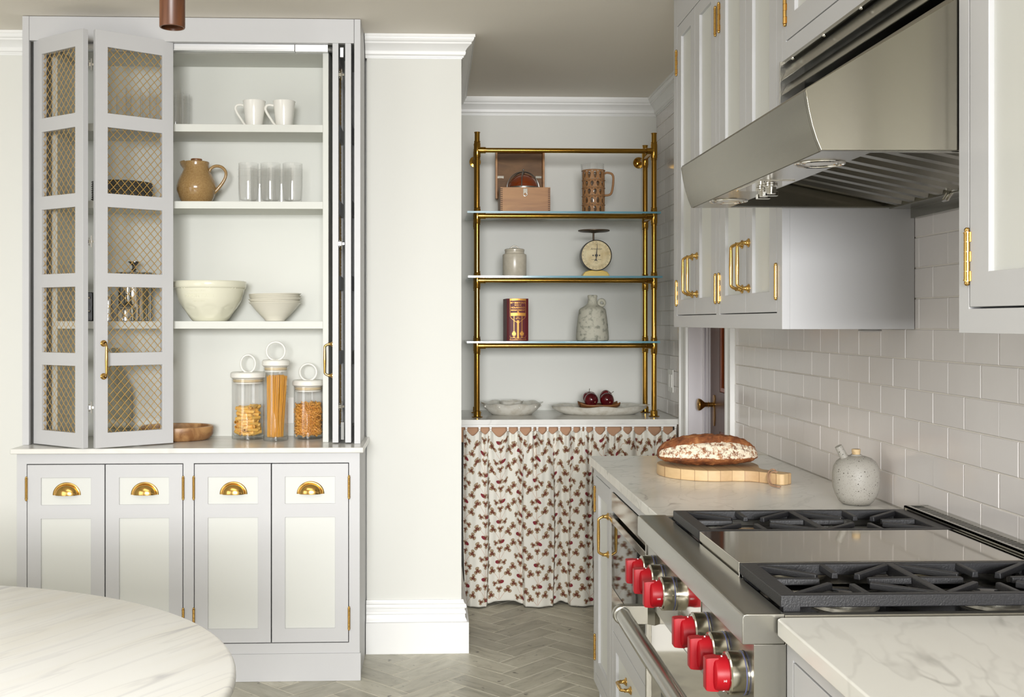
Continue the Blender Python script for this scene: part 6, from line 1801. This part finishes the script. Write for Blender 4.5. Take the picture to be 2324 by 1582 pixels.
for i in range(nv + 1):
    ph = PI * i / nv
    for j in range(nu):
        a = 2 * PI * j / nu
        x = math.cos(ph) ; rr = math.sin(ph) ** .82
        y = rr * math.cos(a); z = rr * math.sin(a)
        P_ = Vector((x * LA, y * LB * (1 if z > 0 else 1), 0))
        zz_ = z * (LH * .68 if z > 0 else LH * .32) + LH * .32
        # ear: raised ridge along the top back side and the slash
        s_ = y + .05 + .35 * x * x * 0
        env = max(0, 1 - abs(x / .92) ** 3)
        ear = 0; dust = 0.0
        if z > 0:
            front = -math.cos(a)
            edge = .62 - .10 * x                  # where the ear lip runs
            q = (front - edge)
            if q < 0: ear = .010 * env * math.exp(-(q / .6) ** 2) + .006 * env * math.exp(-(q / .07) ** 2)
            else: ear = -.003 * env * math.exp(-(q / .1) ** 2)
            dust = .54 if q > .02 else -.3
        else: dust = .54 + 1.0 * math.sin(a)
        dust += .08 * noise.noise(Vector((x * 6, y * 6, z * 6)))
        if abs(x) > .975: dust -= .2
        nz_ = noise.fractal(Vector((x * 9, y * 6, z * 6)), 1.0, 2.0, 5) * .0035 + (noise.fractal(Vector((x * 30, y * 14, z * 14)), 1.0, 2.0, 4) * (.0026 if dust < 0 and z > 0 else .0007))
        nn = Vector((0, y, z)).normalized() if rr > .01 else Vector((x, 0, 0))
        v = Vector((P_.x, P_.y, zz_)) + nn * nz_ + Vector((0, 0, ear)); v.z = max(v.z, .0)
        vs.append(v); fl_.append(dust)
b.add(vs, [(i * nu + j, i * nu + (j + 1) % nu, (i + 1) * nu + (j + 1) % nu, (i + 1) * nu + j) for i in range(nv) for j in range(nu)])
me = bpy.data.meshes.new('crust'); me.from_pydata(b.v, [], b.f); me.shade_smooth()
at = me.attributes.new('flour', 'FLOAT', 'POINT'); at.data.foreach_set('value', fl_)
me.materials.append(bread_mat()); me.update()
import bmesh as _bm
_b = _bm.new(); _b.from_mesh(me); _bm.ops.recalc_face_normals(_b, faces=_b.faces); _b.to_mesh(me); _b.free()
o = bpy.data.objects.new('crust', me); COL.objects.link(o); o.parent = t; t.rotation_euler = (0, 0, -.06)
# oil bottle
def speckle(name, c, dots):
    m = bpy.data.materials.new(name); m.use_nodes = True; nt = m.node_tree; L = nt.links.new; b = nt.nodes['Principled BSDF']; b.inputs['Roughness'].default_value = .5
    tc = N(nt, 'ShaderNodeTexCoord'); base = None; prev = None
    n = N(nt, 'ShaderNodeTexNoise', i_Scale=18.0, i_Detail=5.0); L(tc.outputs['Object'], n.inputs[0])
    mx0 = N(nt, 'ShaderNodeMix', data_type='RGBA'); mx0.inputs[6].default_value = (*lin(c), 1); mx0.inputs[7].default_value = (*lin(tuple(x * .92 for x in c)), 1); L(n.outputs[0], mx0.inputs[0]); prev = mx0.outputs[2]
    for sc, thr, rnd_thr in dots:
        v = N(nt, 'ShaderNodeTexVoronoi', i_Scale=sc); L(tc.outputs['Object'], v.inputs[0])
        lt = N(nt, 'ShaderNodeMath', operation='LESS_THAN'); lt.inputs[1].default_value = thr; L(v.outputs['Distance'], lt.inputs[0])
        sp = N(nt, 'ShaderNodeSeparateColor'); L(v.outputs['Color'], sp.inputs[0]); gt = N(nt, 'ShaderNodeMath', operation='GREATER_THAN'); gt.inputs[1].default_value = rnd_thr; L(sp.outputs[0], gt.inputs[0])
        mu = N(nt, 'ShaderNodeMath', operation='MULTIPLY'); L(lt.outputs[0], mu.inputs[0]); L(gt.outputs[0], mu.inputs[1])
        mx = N(nt, 'ShaderNodeMix', data_type='RGBA'); mx.inputs[7].default_value = (*lin((58, 52, 38)), 1); L(mu.outputs[0], mx.inputs[0]); L(prev, mx.inputs[6]); prev = mx.outputs[2]
    L(prev, b.inputs['Base Color']); return m
SPK = speckle('speckled_glaze', (168, 164, 155), ((130, .20, .72), (230, .17, .6), (380, .2, .6)))
Yv = 2.845; s = px(Yv) * 1.01
t = thing('oil_bottle', 'speckled grey ceramic oil bottle with cork and side spout by the tiles', 'bottle', (1.119, Yv, .9144))
pf = [(0, 0), (26, 0), (31, 1.5), (38, 8), (46, 22), (51, 38), (52.5, 54), (52.2, 70), (49, 86), (43, 97), (33, 105), (22, 109), (13, 110.5), (12.5, 112), (11, 113.5), (8, 113.5), (7, 110), (0, 109)]
b = MB(); b.lathe([(r * s, z * s) for r, z in pf], n=56)
b.tube([(-24 * s, 0, 100 * s), (-33 * s, 0, 117 * s), (-41 * s, 0, 132 * s)], [9.5 * s, 8.8 * s, 8.2 * s], 16); obj('body', b, SPK, t, local=True, angle=60)
b = MB(); b.lathe([(0, 108 * s), (8.6 * s, 110 * s), (9.8 * s, 124 * s), (9.3 * s, 125 * s), (0, 125 * s)], n=24); obj('cork', b, mat('cork', (206, 180, 138), .8, bump=(120, .5, .001, (1, 1, 1)), var=((170, 140, 98), 60, .45, .7)), t, local=True)
